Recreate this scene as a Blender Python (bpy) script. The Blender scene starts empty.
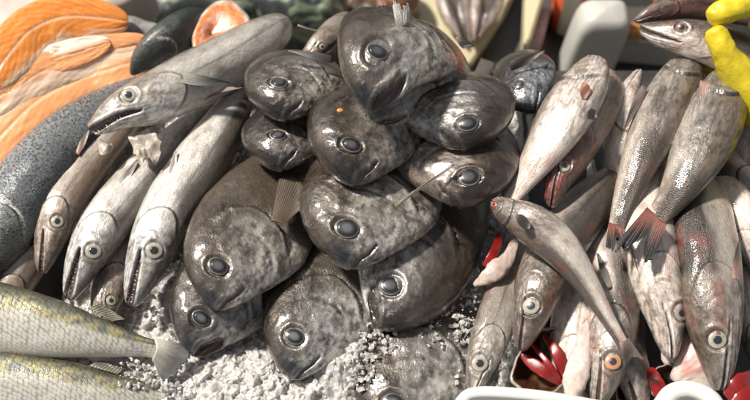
import bpy, math, random
import numpy as np
from mathutils import Vector
rng = np.random.default_rng(7); random.seed(7)
scene = bpy.context.scene
COL = scene.collection
# ------------------------------------------------------------------ camera
PITCH = math.radians(62); DIST = 1.35; HF = math.radians(38)
TGT = np.array([0, 0, .08])
FPX = 375/math.tan(HF/2)
FWD = np.array([0, math.cos(PITCH), -math.sin(PITCH)])
UPV = np.array([0, math.sin(PITCH), math.cos(PITCH)])
RGT = np.array([1., 0, 0])
CAM = TGT-FWD*DIST
def P(px, py, h):
    d = FWD+RGT*((px-375)/FPX)-UPV*((py-200)/FPX)
    return CAM+d*((h-CAM[2])/d[2])
def depth(p): return float(np.dot(np.asarray(p)-CAM, FWD))
def proj(p):
    r = np.asarray(p)-CAM; z = r@FWD
    return 375+FPX*(r@RGT)/z, 200-FPX*(r@UPV)/z
cam = bpy.data.objects.new('camera', bpy.data.cameras.new('camera')); COL.objects.link(cam)
cam.location = CAM; cam.rotation_euler = (math.pi/2-PITCH, 0, 0)
cam.data.angle = HF; cam.data.clip_start = .05; cam.data.clip_end = 100
cam.data.dof.use_dof = True; cam.data.dof.focus_distance = 1.27; cam.data.dof.aperture_fstop = 3.4
scene.camera = cam
# ------------------------------------------------------------------ noise
def _h(i, j, k, s):
    with np.errstate(over='ignore'):
        n = (i.astype(np.int64)*374761393+j.astype(np.int64)*668265263+k.astype(np.int64)*2147483647//7+s*1274126177) & 0xffffffff
        n = ((n ^ (n >> 13))*1274126177) & 0xffffffff
        n = (n ^ (n >> 16)) & 0xffffff
    return n/float(0xffffff)
def vnoise(p, s=0):
    f = np.floor(p); u = p-f; u = u*u*(3-2*u); i = f.astype(np.int64)
    r = 0
    for a in (0, 1):
        for b in (0, 1):
            for c in (0, 1):
                w = (u[:, 0] if a else 1-u[:, 0])*(u[:, 1] if b else 1-u[:, 1])*(u[:, 2] if c else 1-u[:, 2])
                r = r+w*_h(i[:, 0]+a, i[:, 1]+b, i[:, 2]+c, s)
    return r
def fbm(p, s=0, o=4, g=.5):
    r = 0; a = 1; t = 0
    for k in range(o):
        r = r+a*vnoise(p*2.03**k+k*7.3, s+k); t += a; a *= g
    return r/t
def ss(a, b, x):
    t = np.clip((x-a)/(b-a), 0, 1); return t*t*(3-2*t)
def mix(a, b, f):
    a = np.asarray(a, float); b = np.asarray(b, float); f = np.asarray(f)[..., None]
    return a*(1-f)+b*f
# ------------------------------------------------------------------ mesh helpers
def tag(o, label=None, cat=None, group=None, kind=None):
    if label: o['label'] = label
    if cat: o['category'] = cat
    if group: o['group'] = group
    if kind: o['kind'] = kind
    return o
def thing(name, loc, label, cat, group=None):
    e = bpy.data.objects.new(name, None); e.empty_display_size = .02
    e.location = [float(v) for v in loc]; COL.objects.link(e)
    return tag(e, label, cat, group)
def mesh(name, V, F, mat, parent=None, attrs=None, smooth=True):
    V = np.asarray(V, float)
    if parent is not None:
        o0 = np.zeros(3); q = parent
        while q is not None: o0 = o0+np.array(q.location); q = q.parent
        V = V-o0; loc = (0, 0, 0)
    else:
        loc = tuple(V.mean(0)); V = V-V.mean(0)
    me = bpy.data.meshes.new(name)
    if isinstance(F, np.ndarray) and F.ndim == 2:
        n = F.shape[1]; me.vertices.add(len(V)); me.vertices.foreach_set('co', V.ravel())
        me.loops.add(F.size); me.loops.foreach_set('vertex_index', F.ravel().astype(np.int32))
        me.polygons.add(len(F)); me.polygons.foreach_set('loop_start', np.arange(0, F.size, n, dtype=np.int32))
        me.update(calc_edges=True); me.validate()
    else:
        me.from_pydata(V.tolist(), [], [list(map(int, f)) for f in F]); me.update()
    me.polygons.foreach_set('use_smooth', np.full(len(me.polygons), smooth))
    for k, a in (attrs or {}).items():
        a = np.asarray(a, float)
        if k in ('col', 'aux'):
            t = me.attributes.new(k, 'FLOAT_COLOR', 'POINT')
            t.data.foreach_set('color', np.concatenate([a, np.ones((len(a), 1))], 1).astype(np.float32).ravel())
        else:
            t = me.attributes.new(k, 'FLOAT_VECTOR', 'POINT'); t.data.foreach_set('vector', a.astype(np.float32).ravel())
    if mat: me.materials.append(mat)
    o = bpy.data.objects.new(name, me); COL.objects.link(o); o.location = [float(v) for v in loc]
    if parent is not None: o.parent = parent
    return o
def gridF(n, m, wrap=False):
    i, j = np.meshgrid(np.arange(n-1), np.arange(m if wrap else m-1), indexing='ij')
    j2 = (j+1) % m
    return np.stack([i*m+j, (i+1)*m+j, (i+1)*m+j2, i*m+j2], -1).reshape(-1, 4)
def spline(pts, n=120):
    p = np.asarray(pts, float)
    if len(p) == 2: return p[0]+(p[1]-p[0])*np.linspace(0, 1, n)[:, None]
    q = np.vstack([2*p[0]-p[1], p, 2*p[-1]-p[-2]])
    out = []
    for t in np.linspace(0, len(p)-1-1e-6, n):
        i = int(t); u = t-i; a, b, c, d = q[i:i+4]
        out.append(.5*(2*b+(c-a)*u+(2*a-5*b+4*c-d)*u*u+(3*b-a-3*c+d)*u**3))
    return np.array(out)
def pld(x, y, pl):
    """distance to a polyline, signed side, and position along it"""
    best = np.full(x.shape, 9.); sd = np.zeros(x.shape); tt = np.zeros(x.shape)
    n = len(pl)-1
    for k in range(n):
        (ax, ay), (bx, by) = pl[k], pl[k+1]
        dx, dy = bx-ax, by-ay; l2 = dx*dx+dy*dy
        t = np.clip(((x-ax)*dx+(y-ay)*dy)/l2, 0, 1)
        d = np.hypot(x-ax-t*dx, y-ay-t*dy)
        m = d < best
        best = np.where(m, d, best); sd = np.where(m, np.sign(dx*(y-ay)-dy*(x-ax)), sd); tt = np.where(m, (k+t)/n, tt)
    return best, sd, tt
def smpl(pl, n=24): return [tuple(v) for v in spline([(a, b, 0) for a, b in pl], n)[:, :2]]
# ------------------------------------------------------------------ materials
def newmat(name):
    m = bpy.data.materials.new(name); m.use_nodes = True
    nt = m.node_tree; b = nt.nodes['Principled BSDF']
    return m, nt, b
def nd(nt, t, **k):
    n = nt.nodes.new(t)
    for a, v in k.items():
        if a.startswith('i_'): n.inputs[a[2:].replace('_', ' ')].default_value = v
        else: setattr(n, a, v)
    return n
def mth(nt, op, a, b=None, c=None, clamp=False):
    n = nt.nodes.new('ShaderNodeMath'); n.operation = op; n.use_clamp = clamp
    for i, v in enumerate((a, b, c)):
        if v is None: continue
        if isinstance(v, (int, float)): n.inputs[i].default_value = v
        else: nt.links.new(v, n.inputs[i])
    return n.outputs[0]
def mrange(nt, v, a, b, c=0., d=1.):
    n = nt.nodes.new('ShaderNodeMapRange'); nt.links.new(v, n.inputs[0])
    n.interpolation_type = 'SMOOTHSTEP'
    for i, q in enumerate((a, b, c, d)): n.inputs[i+1].default_value = q
    return n.outputs[0]
def mixc(nt, f, a, b, typ='MIX'):
    n = nt.nodes.new('ShaderNodeMix'); n.data_type = 'RGBA'; n.blend_type = typ
    for i, v in ((0, f), (6, a), (7, b)):
        if isinstance(v, (int, float)): n.inputs[i].default_value = v
        elif isinstance(v, tuple): n.inputs[i].default_value = (*v[:3], 1)
        else: nt.links.new(v, n.inputs[i])
    return n.outputs[2]
def skinmat(name, sc1=5., sc2=24., dark=(.35, .30, .25), light=(1.25, 1.25, 1.22), scale=34., scale_col=.25,
            bump=.5, fine=70., spots=None, rough=.3, coat=.5, metal=.25, spec=.5, aniso=(1, 1, 1), lohi=(.38, .62), sss=.0, crough=.1):
    m, nt, b = newmat(name); L = nt.links.new
    rest = nd(nt, 'ShaderNodeAttribute', attribute_name='rest').outputs['Vector']
    suv = nd(nt, 'ShaderNodeAttribute', attribute_name='suv').outputs['Vector']
    col = nd(nt, 'ShaderNodeAttribute', attribute_name='col').outputs['Color']
    aux = nd(nt, 'ShaderNodeAttribute', attribute_name='aux').outputs['Color']
    sep = nd(nt, 'ShaderNodeSeparateColor'); L(aux, sep.inputs[0])
    aR, aS, aM = sep.outputs[0], sep.outputs[1], sep.outputs[2]
    rnd = nd(nt, 'ShaderNodeObjectInfo').outputs['Random']; W = mth(nt, 'MULTIPLY', rnd, 60)
    mp = nd(nt, 'ShaderNodeMapping'); L(rest, mp.inputs[0]); mp.inputs['Scale'].default_value = aniso
    def noise(s, det=6, ro=.6, vec=None):
        n = nd(nt, 'ShaderNodeTexNoise', noise_dimensions='4D'); L(vec or mp.outputs[0], n.inputs['Vector']); L(W, n.inputs['W'])
        n.inputs['Scale'].default_value = s; n.inputs['Detail'].default_value = det; n.inputs['Roughness'].default_value = ro
        return n.outputs['Fac']
    n1 = noise(sc1, 8, .68); n2 = noise(sc2, 5, .65); n3 = noise(fine, 3, .6)
    f1 = mrange(nt, n1, *lohi); f2 = mrange(nt, n2, .36, .64)
    f = mth(nt, 'ADD', mth(nt, 'MULTIPLY', f1, .55), mth(nt, 'MULTIPLY', f2, .45))
    tint = mixc(nt, f, dark, light)
    full = mixc(nt, 1., col, tint, 'MULTIPLY')
    c = mixc(nt, aM, col, full)
    # scales
    vo = nd(nt, 'ShaderNodeTexVoronoi', voronoi_dimensions='2D', feature='F1'); L(suv, vo.inputs['Vector'])
    vo.inputs['Scale'].default_value = scale; vo.inputs['Randomness'].default_value = .45
    sd = mth(nt, 'MULTIPLY', mrange(nt, vo.outputs['Distance'], .25, .75), aS)
    c = mixc(nt, mth(nt, 'MULTIPLY', sd, scale_col), c, mixc(nt, 1., c, (.3, .28, .25), 'MULTIPLY'))
    if spots:
        v2 = nd(nt, 'ShaderNodeTexVoronoi', voronoi_dimensions='2D', feature='F1'); L(suv, v2.inputs['Vector'])
        v2.inputs['Scale'].default_value = spots; v2.inputs['Randomness'].default_value = 1
        th = mth(nt, 'ADD', mth(nt, 'MULTIPLY', n1, 1.1), -.24)
        sm = mth(nt, 'LESS_THAN', v2.outputs['Distance'], th)
        c = mixc(nt, mth(nt, 'MULTIPLY', sm, .85), c, (.015, .017, .02))
    L(c, b.inputs['Base Color'])
    r = mth(nt, 'ADD', aR, mth(nt, 'MULTIPLY', mth(nt, 'SUBTRACT', n2, .5), .5))
    r = mth(nt, 'ADD', r, rough-.3, clamp=True)
    r = mth(nt, 'MAXIMUM', r, .12); L(r, b.inputs['Roughness'])
    L(mth(nt, 'MULTIPLY', f1, metal), b.inputs['Metallic'])
    b.inputs['Specular IOR Level'].default_value = spec
    b.inputs['Coat Weight'].default_value = coat; b.inputs['Coat Roughness'].default_value = crough
    if sss:
        b.inputs['Subsurface Weight'].default_value = sss; b.inputs['Subsurface Radius'].default_value = (.006, .003, .002)
        b.inputs['Subsurface Scale'].default_value = 1.
    hgt = mth(nt, 'ADD', mth(nt, 'MULTIPLY', n2, .9), mth(nt, 'MULTIPLY', n3, .6))
    hgt = mth(nt, 'SUBTRACT', hgt, mth(nt, 'MULTIPLY', sd, .28))
    bp = nd(nt, 'ShaderNodeBump'); bp.inputs['Strength'].default_value = bump; bp.inputs['Distance'].default_value = .0028
    L(hgt, bp.inputs['Height']); L(bp.outputs[0], b.inputs['Normal'])
    bp2 = nd(nt, 'ShaderNodeBump'); bp2.inputs['Strength'].default_value = bump*.4; bp2.inputs['Distance'].default_value = .0022
    L(hgt, bp2.inputs['Height']); L(bp2.outputs[0], b.inputs['Coat Normal'])
    return m
M = {}
M['pomfret'] = skinmat('pomfret skin', sc1=20, sc2=46, dark=(.50, .46, .42), light=(1.45, 1.45, 1.45), scale=52, scale_col=.5, bump=.38, metal=.45, coat=1., rough=.27, lohi=(.36, .62), fine=90, crough=.06, aniso=(.7, 1, 1))
M['hake'] = skinmat('hake skin', sc1=9, sc2=26, dark=(.66, .59, .53), light=(1.32, 1.30, 1.27), scale=46, scale_col=.3, bump=.4, metal=.25, coat=.9, rough=.27, aniso=(.45, 1, 1), fine=60, crough=.06)
M['salmon'] = skinmat('salmon skin', sc1=5, sc2=22, scale=50, scale_col=.3, spots=21, bump=.5, metal=.15, coat=.6, dark=(.6, .62, .6))
M['mullet'] = skinmat('mullet skin', sc1=4, sc2=20, scale=17, scale_col=.7, bump=.35, metal=.25, coat=.5, dark=(.7, .66, .5), light=(1.1, 1.1, 1.1))
M['flesh'] = skinmat('fish flesh', sc1=5, sc2=20, scale=30, scale_col=.0, bump=.3, metal=0., coat=.6, dark=(.8, .55, .5), light=(1.1, 1.1, 1.1), sss=.25)
M['fillet'] = skinmat('salmon flesh', sc1=3, sc2=9, scale=30, scale_col=.0, bump=.10, metal=0., coat=.6, dark=(.9, .8, .75), light=(1.08, 1.08, 1.08), sss=.4, rough=.35)
M['fin'] = skinmat('fish fin', sc1=9, sc2=40, scale=30, scale_col=.0, bump=.35, metal=.1, coat=.5, dark=(.55, .5, .45))
def plain(name, c, r=.5, metal=0., coat=0., nz=None, c2=None, bump=0., sss=0., trans=0., spec=.5):
    m, nt, b = newmat(name)
    b.inputs['Base Color'].default_value = (*c, 1); b.inputs['Roughness'].default_value = r
    b.inputs['Metallic'].default_value = metal; b.inputs['Coat Weight'].default_value = coat; b.inputs['Coat Roughness'].default_value = .08
    b.inputs['Specular IOR Level'].default_value = spec
    if sss:
        b.inputs['Subsurface Weight'].default_value = sss; b.inputs['Subsurface Radius'].default_value = (.007, .007, .008); b.inputs['Subsurface Scale'].default_value = 1.
    if trans: b.inputs['Transmission Weight'].default_value = trans
    if nz:
        tc = nd(nt, 'ShaderNodeTexCoord'); n = nd(nt, 'ShaderNodeTexNoise'); nt.links.new(tc.outputs['Object'], n.inputs['Vector'])
        n.inputs['Scale'].default_value = nz; n.inputs['Detail'].default_value = 6; n.inputs['Roughness'].default_value = .65
        if c2: nt.links.new(mixc(nt, mrange(nt, n.outputs['Fac'], .35, .65), tuple(c), tuple(c2)), b.inputs['Base Color'])
        if bump:
            bp = nd(nt, 'ShaderNodeBump'); bp.inputs['Strength'].default_value = bump; bp.inputs['Distance'].default_value = .002
            nt.links.new(n.outputs['Fac'], bp.inputs['Height']); nt.links.new(bp.outputs[0], b.inputs['Normal'])
    return m
def attrmat(name, r=.3, coat=.8, bump=0., metal=0.):
    m, nt, b = newmat(name)
    a = nd(nt, 'ShaderNodeAttribute', attribute_name='col'); nt.links.new(a.outputs['Color'], b.inputs['Base Color'])
    b.inputs['Roughness'].default_value = r; b.inputs['Coat Weight'].default_value = coat; b.inputs['Coat Roughness'].default_value = .04
    b.inputs['Metallic'].default_value = metal
    return m
M['eye'] = attrmat('fish eye', .25, 1.)
M['tooth'] = plain('tooth', (.55, .5, .38), .3, coat=.5)
M['ice'] = plain('crushed ice', (.60, .575, .54), .2, nz=160, c2=(.45, .43, .40), bump=.35, sss=.6, coat=.4)
M['tray_gap_shade'] = plain('wet display tray with gap shade', (.03, .028, .026), .35, nz=30, c2=(.06, .055, .05), bump=.4)  # near-black base colour stands in for the shade in gaps between fish
M['steel'] = plain('brushed stainless steel', (.32, .31, .29), .34, metal=.9, nz=14, c2=(.2, .19, .18))
M['gill'] = plain('blood red gill', (.24, .008, .006), .25, coat=.7, nz=50, c2=(.17, .006, .004), bump=.25)
M['cavity'] = plain('dark wet gill cavity', (.07, .025, .015), .2, coat=.8, nz=90, c2=(.16, .07, .04), bump=.8)
# ------------------------------------------------------------------ fish body
PROF = {
 'pomfret': dict(x=[0, .012, .04, .09, .16, .26, .4, .55, .7, .9, 1.2, 1.5, 1.8, 2.05, 2.2],
                 d=[0, .075, .14, .215, .30, .38, .445, .48, .495, .49, .42, .29, .15, .065, .06],
                 v=[0, .05, .09, .135, .19, .255, .345, .425, .48, .485, .40, .30, .17, .065, .06],
                 t=[0, .055, .09, .125, .155, .18, .195, .195, .19, .18, .155, .12, .07, .03, .02], p=1.0, xh=.9),
 'hake': dict(x=[0, .02, .06, .14, .3, .5, .8, 1.1, 1.5, 2., 2.8, 3.6, 4.4, 5.2, 5.8, 6.2],
              d=[0, .07, .105, .14, .205, .265, .345, .40, .43, .46, .46, .40, .29, .17, .09, .08],
              v=[0, .07, .115, .165, .225, .28, .36, .42, .465, .50, .48, .38, .26, .15, .08, .07],
              t=[0, .06, .10, .145, .20, .255, .30, .34, .36, .37, .35, .29, .21, .12, .05, .03], p=.95, xh=1.8),
 'stout': dict(x=[0, .02, .07, .16, .3, .5, .8, 1.2, 1.6, 2., 2.4, 2.8, 3.2, 3.5, 3.7],
              d=[0, .10, .19, .265, .33, .39, .44, .47, .46, .42, .36, .29, .22, .18, .17],
              v=[0, .10, .19, .27, .34, .41, .46, .49, .47, .42, .35, .28, .21, .17, .16],
              t=[0, .08, .16, .22, .27, .31, .35, .36, .34, .30, .25, .19, .13, .08, .05], p=.95, xh=.5),
 'salmon': dict(x=[0, .03, .1, .25, .5, .8, 1.2, 1.8, 2.4, 3., 3.6, 4.1, 4.4],
                d=[0, .06, .11, .2, .32, .41, .47, .5, .48, .4, .26, .13, .12],
                v=[0, .07, .12, .2, .32, .42, .48, .5, .47, .38, .24, .12, .11],
                t=[0, .05, .1, .17, .25, .31, .35, .36, .33, .27, .17, .06, .03], p=.95, xh=1.2),
}
PROF['slim'] = dict(x=[0, .02, .07, .16, .3, .5, .8, 1.1, 1.5, 2., 2.6, 3.2, 4., 4.6, 4.9],
              d=[0, .09, .16, .22, .27, .32, .39, .44, .46, .44, .36, .27, .18, .14, .14],
              v=[0, .09, .16, .22, .28, .35, .44, .50, .52, .46, .35, .25, .16, .13, .13],
              t=[0, .08, .14, .18, .23, .28, .33, .36, .37, .33, .27, .20, .12, .07, .05], p=.95, xh=.5)
PROF['mullet'] = PROF['salmon']
PROF['stout']['x'] = [v for v in PROF['stout']['x']]
def col_pomfret(x, y, yn, z, sd, st):
    p = np.stack([x, y, z], 1)
    a = fbm(p*3+sd, sd); b = fbm(p*13+sd, sd+9, 4, .6); e = fbm(p*np.array([14, 34, 30])+sd, sd+14, 5, .65)
    c = mix((.22, .202, .182), (.078, .060, .044), ss(-.35, .40, y+.3*(a-.5)))
    body = ss(.78, .95, x)
    c = mix(c, mix((.10, .078, .058), (.18, .15, .12), a), body*.75)
    jaw = ss(.0, .16, .02-y+.16*(a-.5)-.25*(x-.3))*(1-ss(.62, .85, x))*ss(.04, .12, x+.08*(b-.5))
    chk = ss(-.05, .2, .16-y+.3*(a-.5))*(1-ss(.7, .86, x))*ss(.12, .25, x)
    c = mix(c, (.36, .34, .315), chk*.7)
    sil = np.maximum(jaw, chk*.55)*(.12+.88*ss(.40, .56, e))
    c = mix(c, (.76, .74, .70), sil*st.get('silver', .9)*.8)
    c = mix(c, (.045, .035, .028), np.maximum(jaw, chk)*ss(.44, .34, e)*.6)
    sn = (1-ss(.05, .19, np.hypot(x, (y-.07)*.8)+.16*(b-.5)))
    c = mix(c, (.02, .022, .03), sn*.9)
    c = mix(c, (.045, .032, .022), ss(.56, .66, fbm(p*np.array([4, 6, 6]), sd+21, 6, .7))*.7*(1-body))
    rim = np.exp(-((np.hypot((x-.08), y+.02)-.80)/.012)**2)
    aux = np.stack([.30-.1*sil+.05*body, .25+.75*body, np.clip(.8-.3*body-.3*ss(.0, .3, y), .3, 1)], 1)
    return c, aux
def col_hake(x, y, yn, z, sd, st):
    p = np.stack([x, y, z], 1)
    a = fbm(p*np.array([2.5, 6, 6])+sd, sd); b = fbm(p*10+sd, sd+9, 4, .6)
    back = np.array(st.get('back', (.22, .175, .14))); bel = np.array(st.get('belly', (.60, .56, .51)))
    lv = st.get('split', .1)
    f = ss(lv-.34, lv+.34, yn+.5*(a-.5))
    c = mix(bel, back, f)
    hd = (1-ss(1.35, 1.6, x))
    sh = st.get('head', None)
    if sh is not None: c = mix(c, mix(np.array(sh)*.6, np.array(sh)*1.15, ss(.3, .65, b)), hd*st.get('headf', .8))
    c = mix(c, (.15, .115, .085), hd*ss(.15, .8, yn+.9*(b-.5))*.75)
    c = mix(c, c*np.array((.55, .48, .42)), ss(.54, .68, fbm(p*np.array([4, 7, 7]), sd+5, 5, .6))*.7)
    red = st.get('red', 0)
    if red: c = mix(c, (.34, .07, .045), ss(.57, .72, fbm(p*np.array([2.5, 5, 5]), sd+33, 5, .6))*red)
    ll = np.exp(-((yn-.22+.08*np.sin(x*1.1))/.045)**2)*ss(st.get('ll', 1.5), st.get('ll', 1.5)+.3, x)
    c = mix(c, c*.35, ll*.8)
    aux = np.stack([.34-.06*hd, .2+.8*(1-hd), .5+.4*a], 1)
    return c, aux
def col_salmon(x, y, yn, z, sd, st):
    p = np.stack([x, y, z], 1); a = fbm(p*5+sd, sd); b = fbm(p*3+sd, sd+8)
    c = mix((.30, .31, .32), (.07, .078, .082), ss(-.75, .3, yn+.3*(a-.5)))
    c = mix(c, (.07, .08, .07), ss(.15, .75, yn+.6*(b-.5))*.8)
    hd = 1-ss(1.1, 1.2, x)
    c = mix(c, mix((.05, .055, .045), (.20, .20, .18), a), hd*.85)
    return c, np.stack([.25+0*x, .3+.7*(1-hd), .6+.4*a], 1)
def col_mullet(x, y, yn, z, sd, st):
    p = np.stack([x, y, z], 1); a = fbm(p*4+sd, sd); b = fbm(p*12+sd, sd+2)
    c = mix((.78, .75, .70), (.66, .64, .58), ss(-.4, .3, yn))
    c = mix(c, mix((.20, .21, .19), (.40, .36, .20), ss(.42, .58, b)), ss(.34, .62, yn+.25*(a-.5)))
    c = mix(c, (.10, .10, .07), ss(.78, .98, yn+.1*(a-.5)))
    c = mix(c, (.62, .50, .43), ss(.1, .5, -yn)*.35*a*2)
    return c, np.stack([.25+0*x, ss(-.9, -.3, yn)*.7+.2, .4+.4*a], 1)
COLF = dict(pomfret=col_pomfret, hake=col_hake, salmon=col_salmon, mullet=col_mullet)
HD = {}
HD['pomfret'] = dict(eye=(.27, .11), re=.086, mouth=[(-.01, -.03), (.08, -.06), (.16, -.11), (.24, -.14)],
    oper=smpl([(.62, .34), (.80, .22), (.88, .02), (.80, -.2), (.62, -.36)]),
    pre=smpl([(.5, .3), (.62, .12), (.63, -.1), (.5, -.26), (.36, -.3)]), gap=.010)
HD['hake'] = dict(eye=(.78, .09), re=.105, mouth=[(-.01, -.01), (.3, -.035), (.62, -.075), (.9, -.13)],
    oper=smpl([(1.25, .33), (1.55, .2), (1.66, 0), (1.55, -.25), (1.2, -.42)]),
    pre=smpl([(1.02, .2), (1.18, .05), (1.2, -.12), (1.0, -.28)]), gap=.012)
HD['salmon'] = dict(eye=(.5, .1), re=.05, mouth=[(0, -.03), (.3, -.06), (.6, -.12)],
    oper=smpl([(.9, .33), (1.1, .15), (1.15, -.1), (1.0, -.35)]), pre=smpl([(.8, .2), (.9, 0), (.8, -.25)]), gap=.008)
HD['mullet'] = HD['salmon']
HD['stout'] = dict(eye=(.3, .1), re=.1, mouth=[(-.01, -.02), (.1, -.03), (.2, -.06)], oper=smpl([(.42, .40), (.60, .22), (.64, 0), (.58, -.26), (.42, -.42)]), pre=smpl([(.3, .3), (.4, .1), (.4, -.12), (.3, -.3)]), gap=.004)
EYES = {
 'pomfret': dict(rim=(.27, .23, .19), rim2=(.014, .014, .018), pupil=(.055, .056, .060), pr=.68, dome=.27, edge=.88),
 'hake': dict(rim=(.40, .37, .30), rim2=(.30, .27, .19), pupil=(.02, .024, .035), pr=.46, dome=.32, edge=.6),
 'orange': dict(rim=(.55, .28, .14), rim2=(.5, .2, .1), pupil=(.03, .04, .07), pr=.42, dome=.4, edge=.6),
 'dark': dict(rim=(.25, .17, .13), rim2=(.10, .07, .06), pupil=(.02, .02, .025), pr=.5, dome=.4, edge=.7),
 'red': dict(rim=(.6, .03, .015), rim2=(.5, .1, .06), pupil=(.05, .012, .012), pr=.45, dome=.5, edge=.6),
}
SEED = [11]
class Fish: pass
def fish(kind, name, label, pts, D, side='L', roll=0, fs=1., style=None, eye=None, eyek=None, group=None, nx=170, nt=90,
         gap=None, teeth=0, look=None, lat=None, rs=1., cat='fish', noeye=False, thick=1., prof=None, hide=True):
    st = style or {}
    SEED[0] += 1; sd = SEED[0]
    W = spline(np.array([P(*q) for q in pts]), 160)
    dz = np.array([depth(p) for p in W]); i0 = 12
    seg = np.linalg.norm(np.diff(W, axis=0), axis=1); S = np.concatenate([[0], np.cumsum(seg)])
    px = np.array([proj(p) for p in W]); ps = np.concatenate([[0], np.cumsum(np.linalg.norm(np.diff(px, axis=0), axis=1))])
    Dm = D*dz[40]/FPX
    hl = {'pomfret': .45, 'hake': .8}.get(kind, 1.)*D*fs
    i1 = int(np.clip(np.searchsorted(ps, hl), 3, 159)); kx = (ps[i1]/(D*fs))/S[i1]     # D units per metre along the spine
    Lx = S[-1]*kx
    pr = PROF[prof or kind]; X0 = np.array(pr['x']); Ls = X0[-1]; xh = pr['xh']
    if kind == 'hake' and prof is None and hide: xh = min(max(xh, Lx-1.0), 3.2)
    n1 = int(nx*.62); hx = min(max(pr['xh'], 1.)*1.12, Lx)
    u = np.linspace(0, 1, n1); xa = hx*(.35*u+.65*u*u*(1.5-.5*u)) if kind != 'pomfret' else hx*(.3*u+.7*u*u)
    xa = xa/xa[-1]*hx
    if Lx > hx+.05: xs = np.concatenate([xa, np.linspace(hx, Lx, nx-n1+1)[1:]])
    else: xs = xa*(Lx/hx)
    xp = np.where(xs < xh, xs, xh+(xs-xh)*(Ls-xh)/max(Lx-xh, .2))
    d, v, t = (np.interp(xp, X0, pr[k]) for k in 'dvt')
    # smooth the piecewise-linear profile a little
    def sm(a):
        b = a.copy()
        for _ in range(5): b[1:-1] = .25*b[:-2]+.5*b[1:-1]+.25*b[2:]
        b[:3] = a[:3]; return b
    d, v, t = sm(d), sm(v), sm(t)*thick
    t = t*np.clip((Lx-xs)/.2, .03, 1)**.6
    dirt = 1+.03*np.sin(xs*3.1+sd)
    th = np.linspace(0, 2*math.pi, nt, endpoint=False)+math.pi       # seam at the belly
    cs, sn = np.cos(th), np.sin(th)
    hh = (d+v)/2; cc = (d-v)/2
    y = cc[:, None]+hh[:, None]*cs[None]
    z = (t*dirt)[:, None]*np.sign(sn)*np.abs(sn)**pr['p']*(1+.12*cs[None])
    x = np.repeat(xs[:, None], nt, 1)
    yn = np.repeat(cs[None], len(xs), 0)
    H = HD['stout' if prof in ('stout', 'slim') else kind]; e = eye or H['eye']; re = H['re']*rs
    lw = np.abs(sn)[None]**.5*np.ones_like(x)
    X, Y, Z = x.ravel(), y.ravel(), z.ravel(); LW = lw.ravel(); zn = np.abs(Z)
    delta = np.zeros_like(X)
    o_d, o_s, o_t = pld(X, Y, H['oper']); q_d, q_s, q_t = pld(X, Y, H['pre'])
    fo = np.clip(np.sin(np.clip(o_t, 0.02, .98)*math.pi)*2.2, 0, 1)
    head_side = (o_s < 0)
    hs = np.where(head_side, 1, -1)*o_d
    amp = .038 if kind == 'pomfret' else .032
    delta += amp*fo*np.where(head_side, np.exp(-o_d/.12), -.9*np.exp(-(o_d/.035)))
    fq = np.sin(np.clip(q_t, 0, 1)*math.pi)
    delta += -.012*fq*np.exp(-(q_d/.016)**2)+.007*fq*np.exp(-((q_d-.03)/.03)**2)
    er = np.hypot((X-e[0])/(.82 if kind == 'pomfret' else 1), Y-e[1])/re
    delta += (.7 if kind == 'pomfret' else 1)*np.where(er < 3, -.02*np.exp(-((er-1.0)/.16)**2)+.016*np.exp(-((er-1.42)/.25)**2)*(rs), 0)*(0 if noeye else 1)
    mpl = smpl(H['mouth'], 16); m_d, m_s, m_t = pld(X, Y, mpl)
    g = H['gap'] if gap is None else gap
    xm = mpl[-1][0]
    gw = g*np.sqrt(np.clip(1-(X/(xm+.001)), 0, 1))+.002
    if kind == 'pomfret' and g > .02: gw = g*np.clip(np.sin(np.clip(X/(xm*1.05), 0, 1)*math.pi*.9+.35), 0, 1)+.004
    below = np.where(m_s < 0, m_d, 9)
    inside = ((np.where(m_s < 0, m_d*.75, m_d*1.6) < gw) & (X < xm+.02)).astype(float)
    soft = np.exp(-np.clip(np.where(m_s < 0, m_d*.75, m_d*1.6)-gw, 0, 9)/(.007 if g < .02 else .008))*ss(xm+.04, xm-.02, X)
    delta += -soft*np.minimum((.024 if g < .02 else .030)+g*1.1, zn*.75)
    # lips and jaw plate
    lip = np.exp(-((m_d-gw-.022)/.016)**2)*ss(xm+.12, xm-.1, X)
    delta += .010*lip
    if kind == 'pomfret':
        wr = np.sin(m_d*95+3*fbm(np.stack([X*6, Y*6, Z*3], 1), sd+4))*np.exp(-m_d/.09)*ss(.0, -.03, Y)
        delta += .0055*wr
    if kind == 'hake':
        strk = np.sin(Y*120+X*14+2*fbm(np.stack([X*2, Y*3, Z*3], 1), sd)*6)
        delta += .0055*strk*ss(1.35, .9, X)*ss(.05, -.05, Y)
    P3 = np.stack([X, Y, Z], 1)
    rd = 1-np.abs(2*fbm(P3*np.array([6, 9, 9])+sd, sd+50, 4, .55)-1)
    delta += (rd-.8)*(.022 if kind == 'pomfret' else .014)*ss(1.6, .9, X)*ss(.02, .1, X)
    delta += (fbm(P3*3+sd, sd+70, 3)-.5)*.03*ss(.05, .3, X)
    Z = Z+np.sign(Z)*np.maximum(delta*LW, -zn*.92)
    # --- colours
    c, aux = COLF[kind](X, Y, yn.ravel(), Z, sd, st)
    c = np.asarray(c)*np.array(st.get('tint', (1, 1, 1)))*(.80 if kind == 'pomfret' else 1.)
    c = mix(c, (.03, .018, .012) if g < .03 else (.045, .008, .006), np.clip(soft, 0, 1)*(.92 if kind != 'mullet' else .5))
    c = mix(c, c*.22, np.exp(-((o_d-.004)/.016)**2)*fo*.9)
    c = mix(c, c*1.6+.05, np.exp(-((o_d-.03)/.014)**2)*fo*head_side*.6)  # lit edge of the gill cover painted in, darker seam behind it
    c = mix(c, c*.55, np.exp(-(q_d/.014)**2)*fq*.7)
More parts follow.
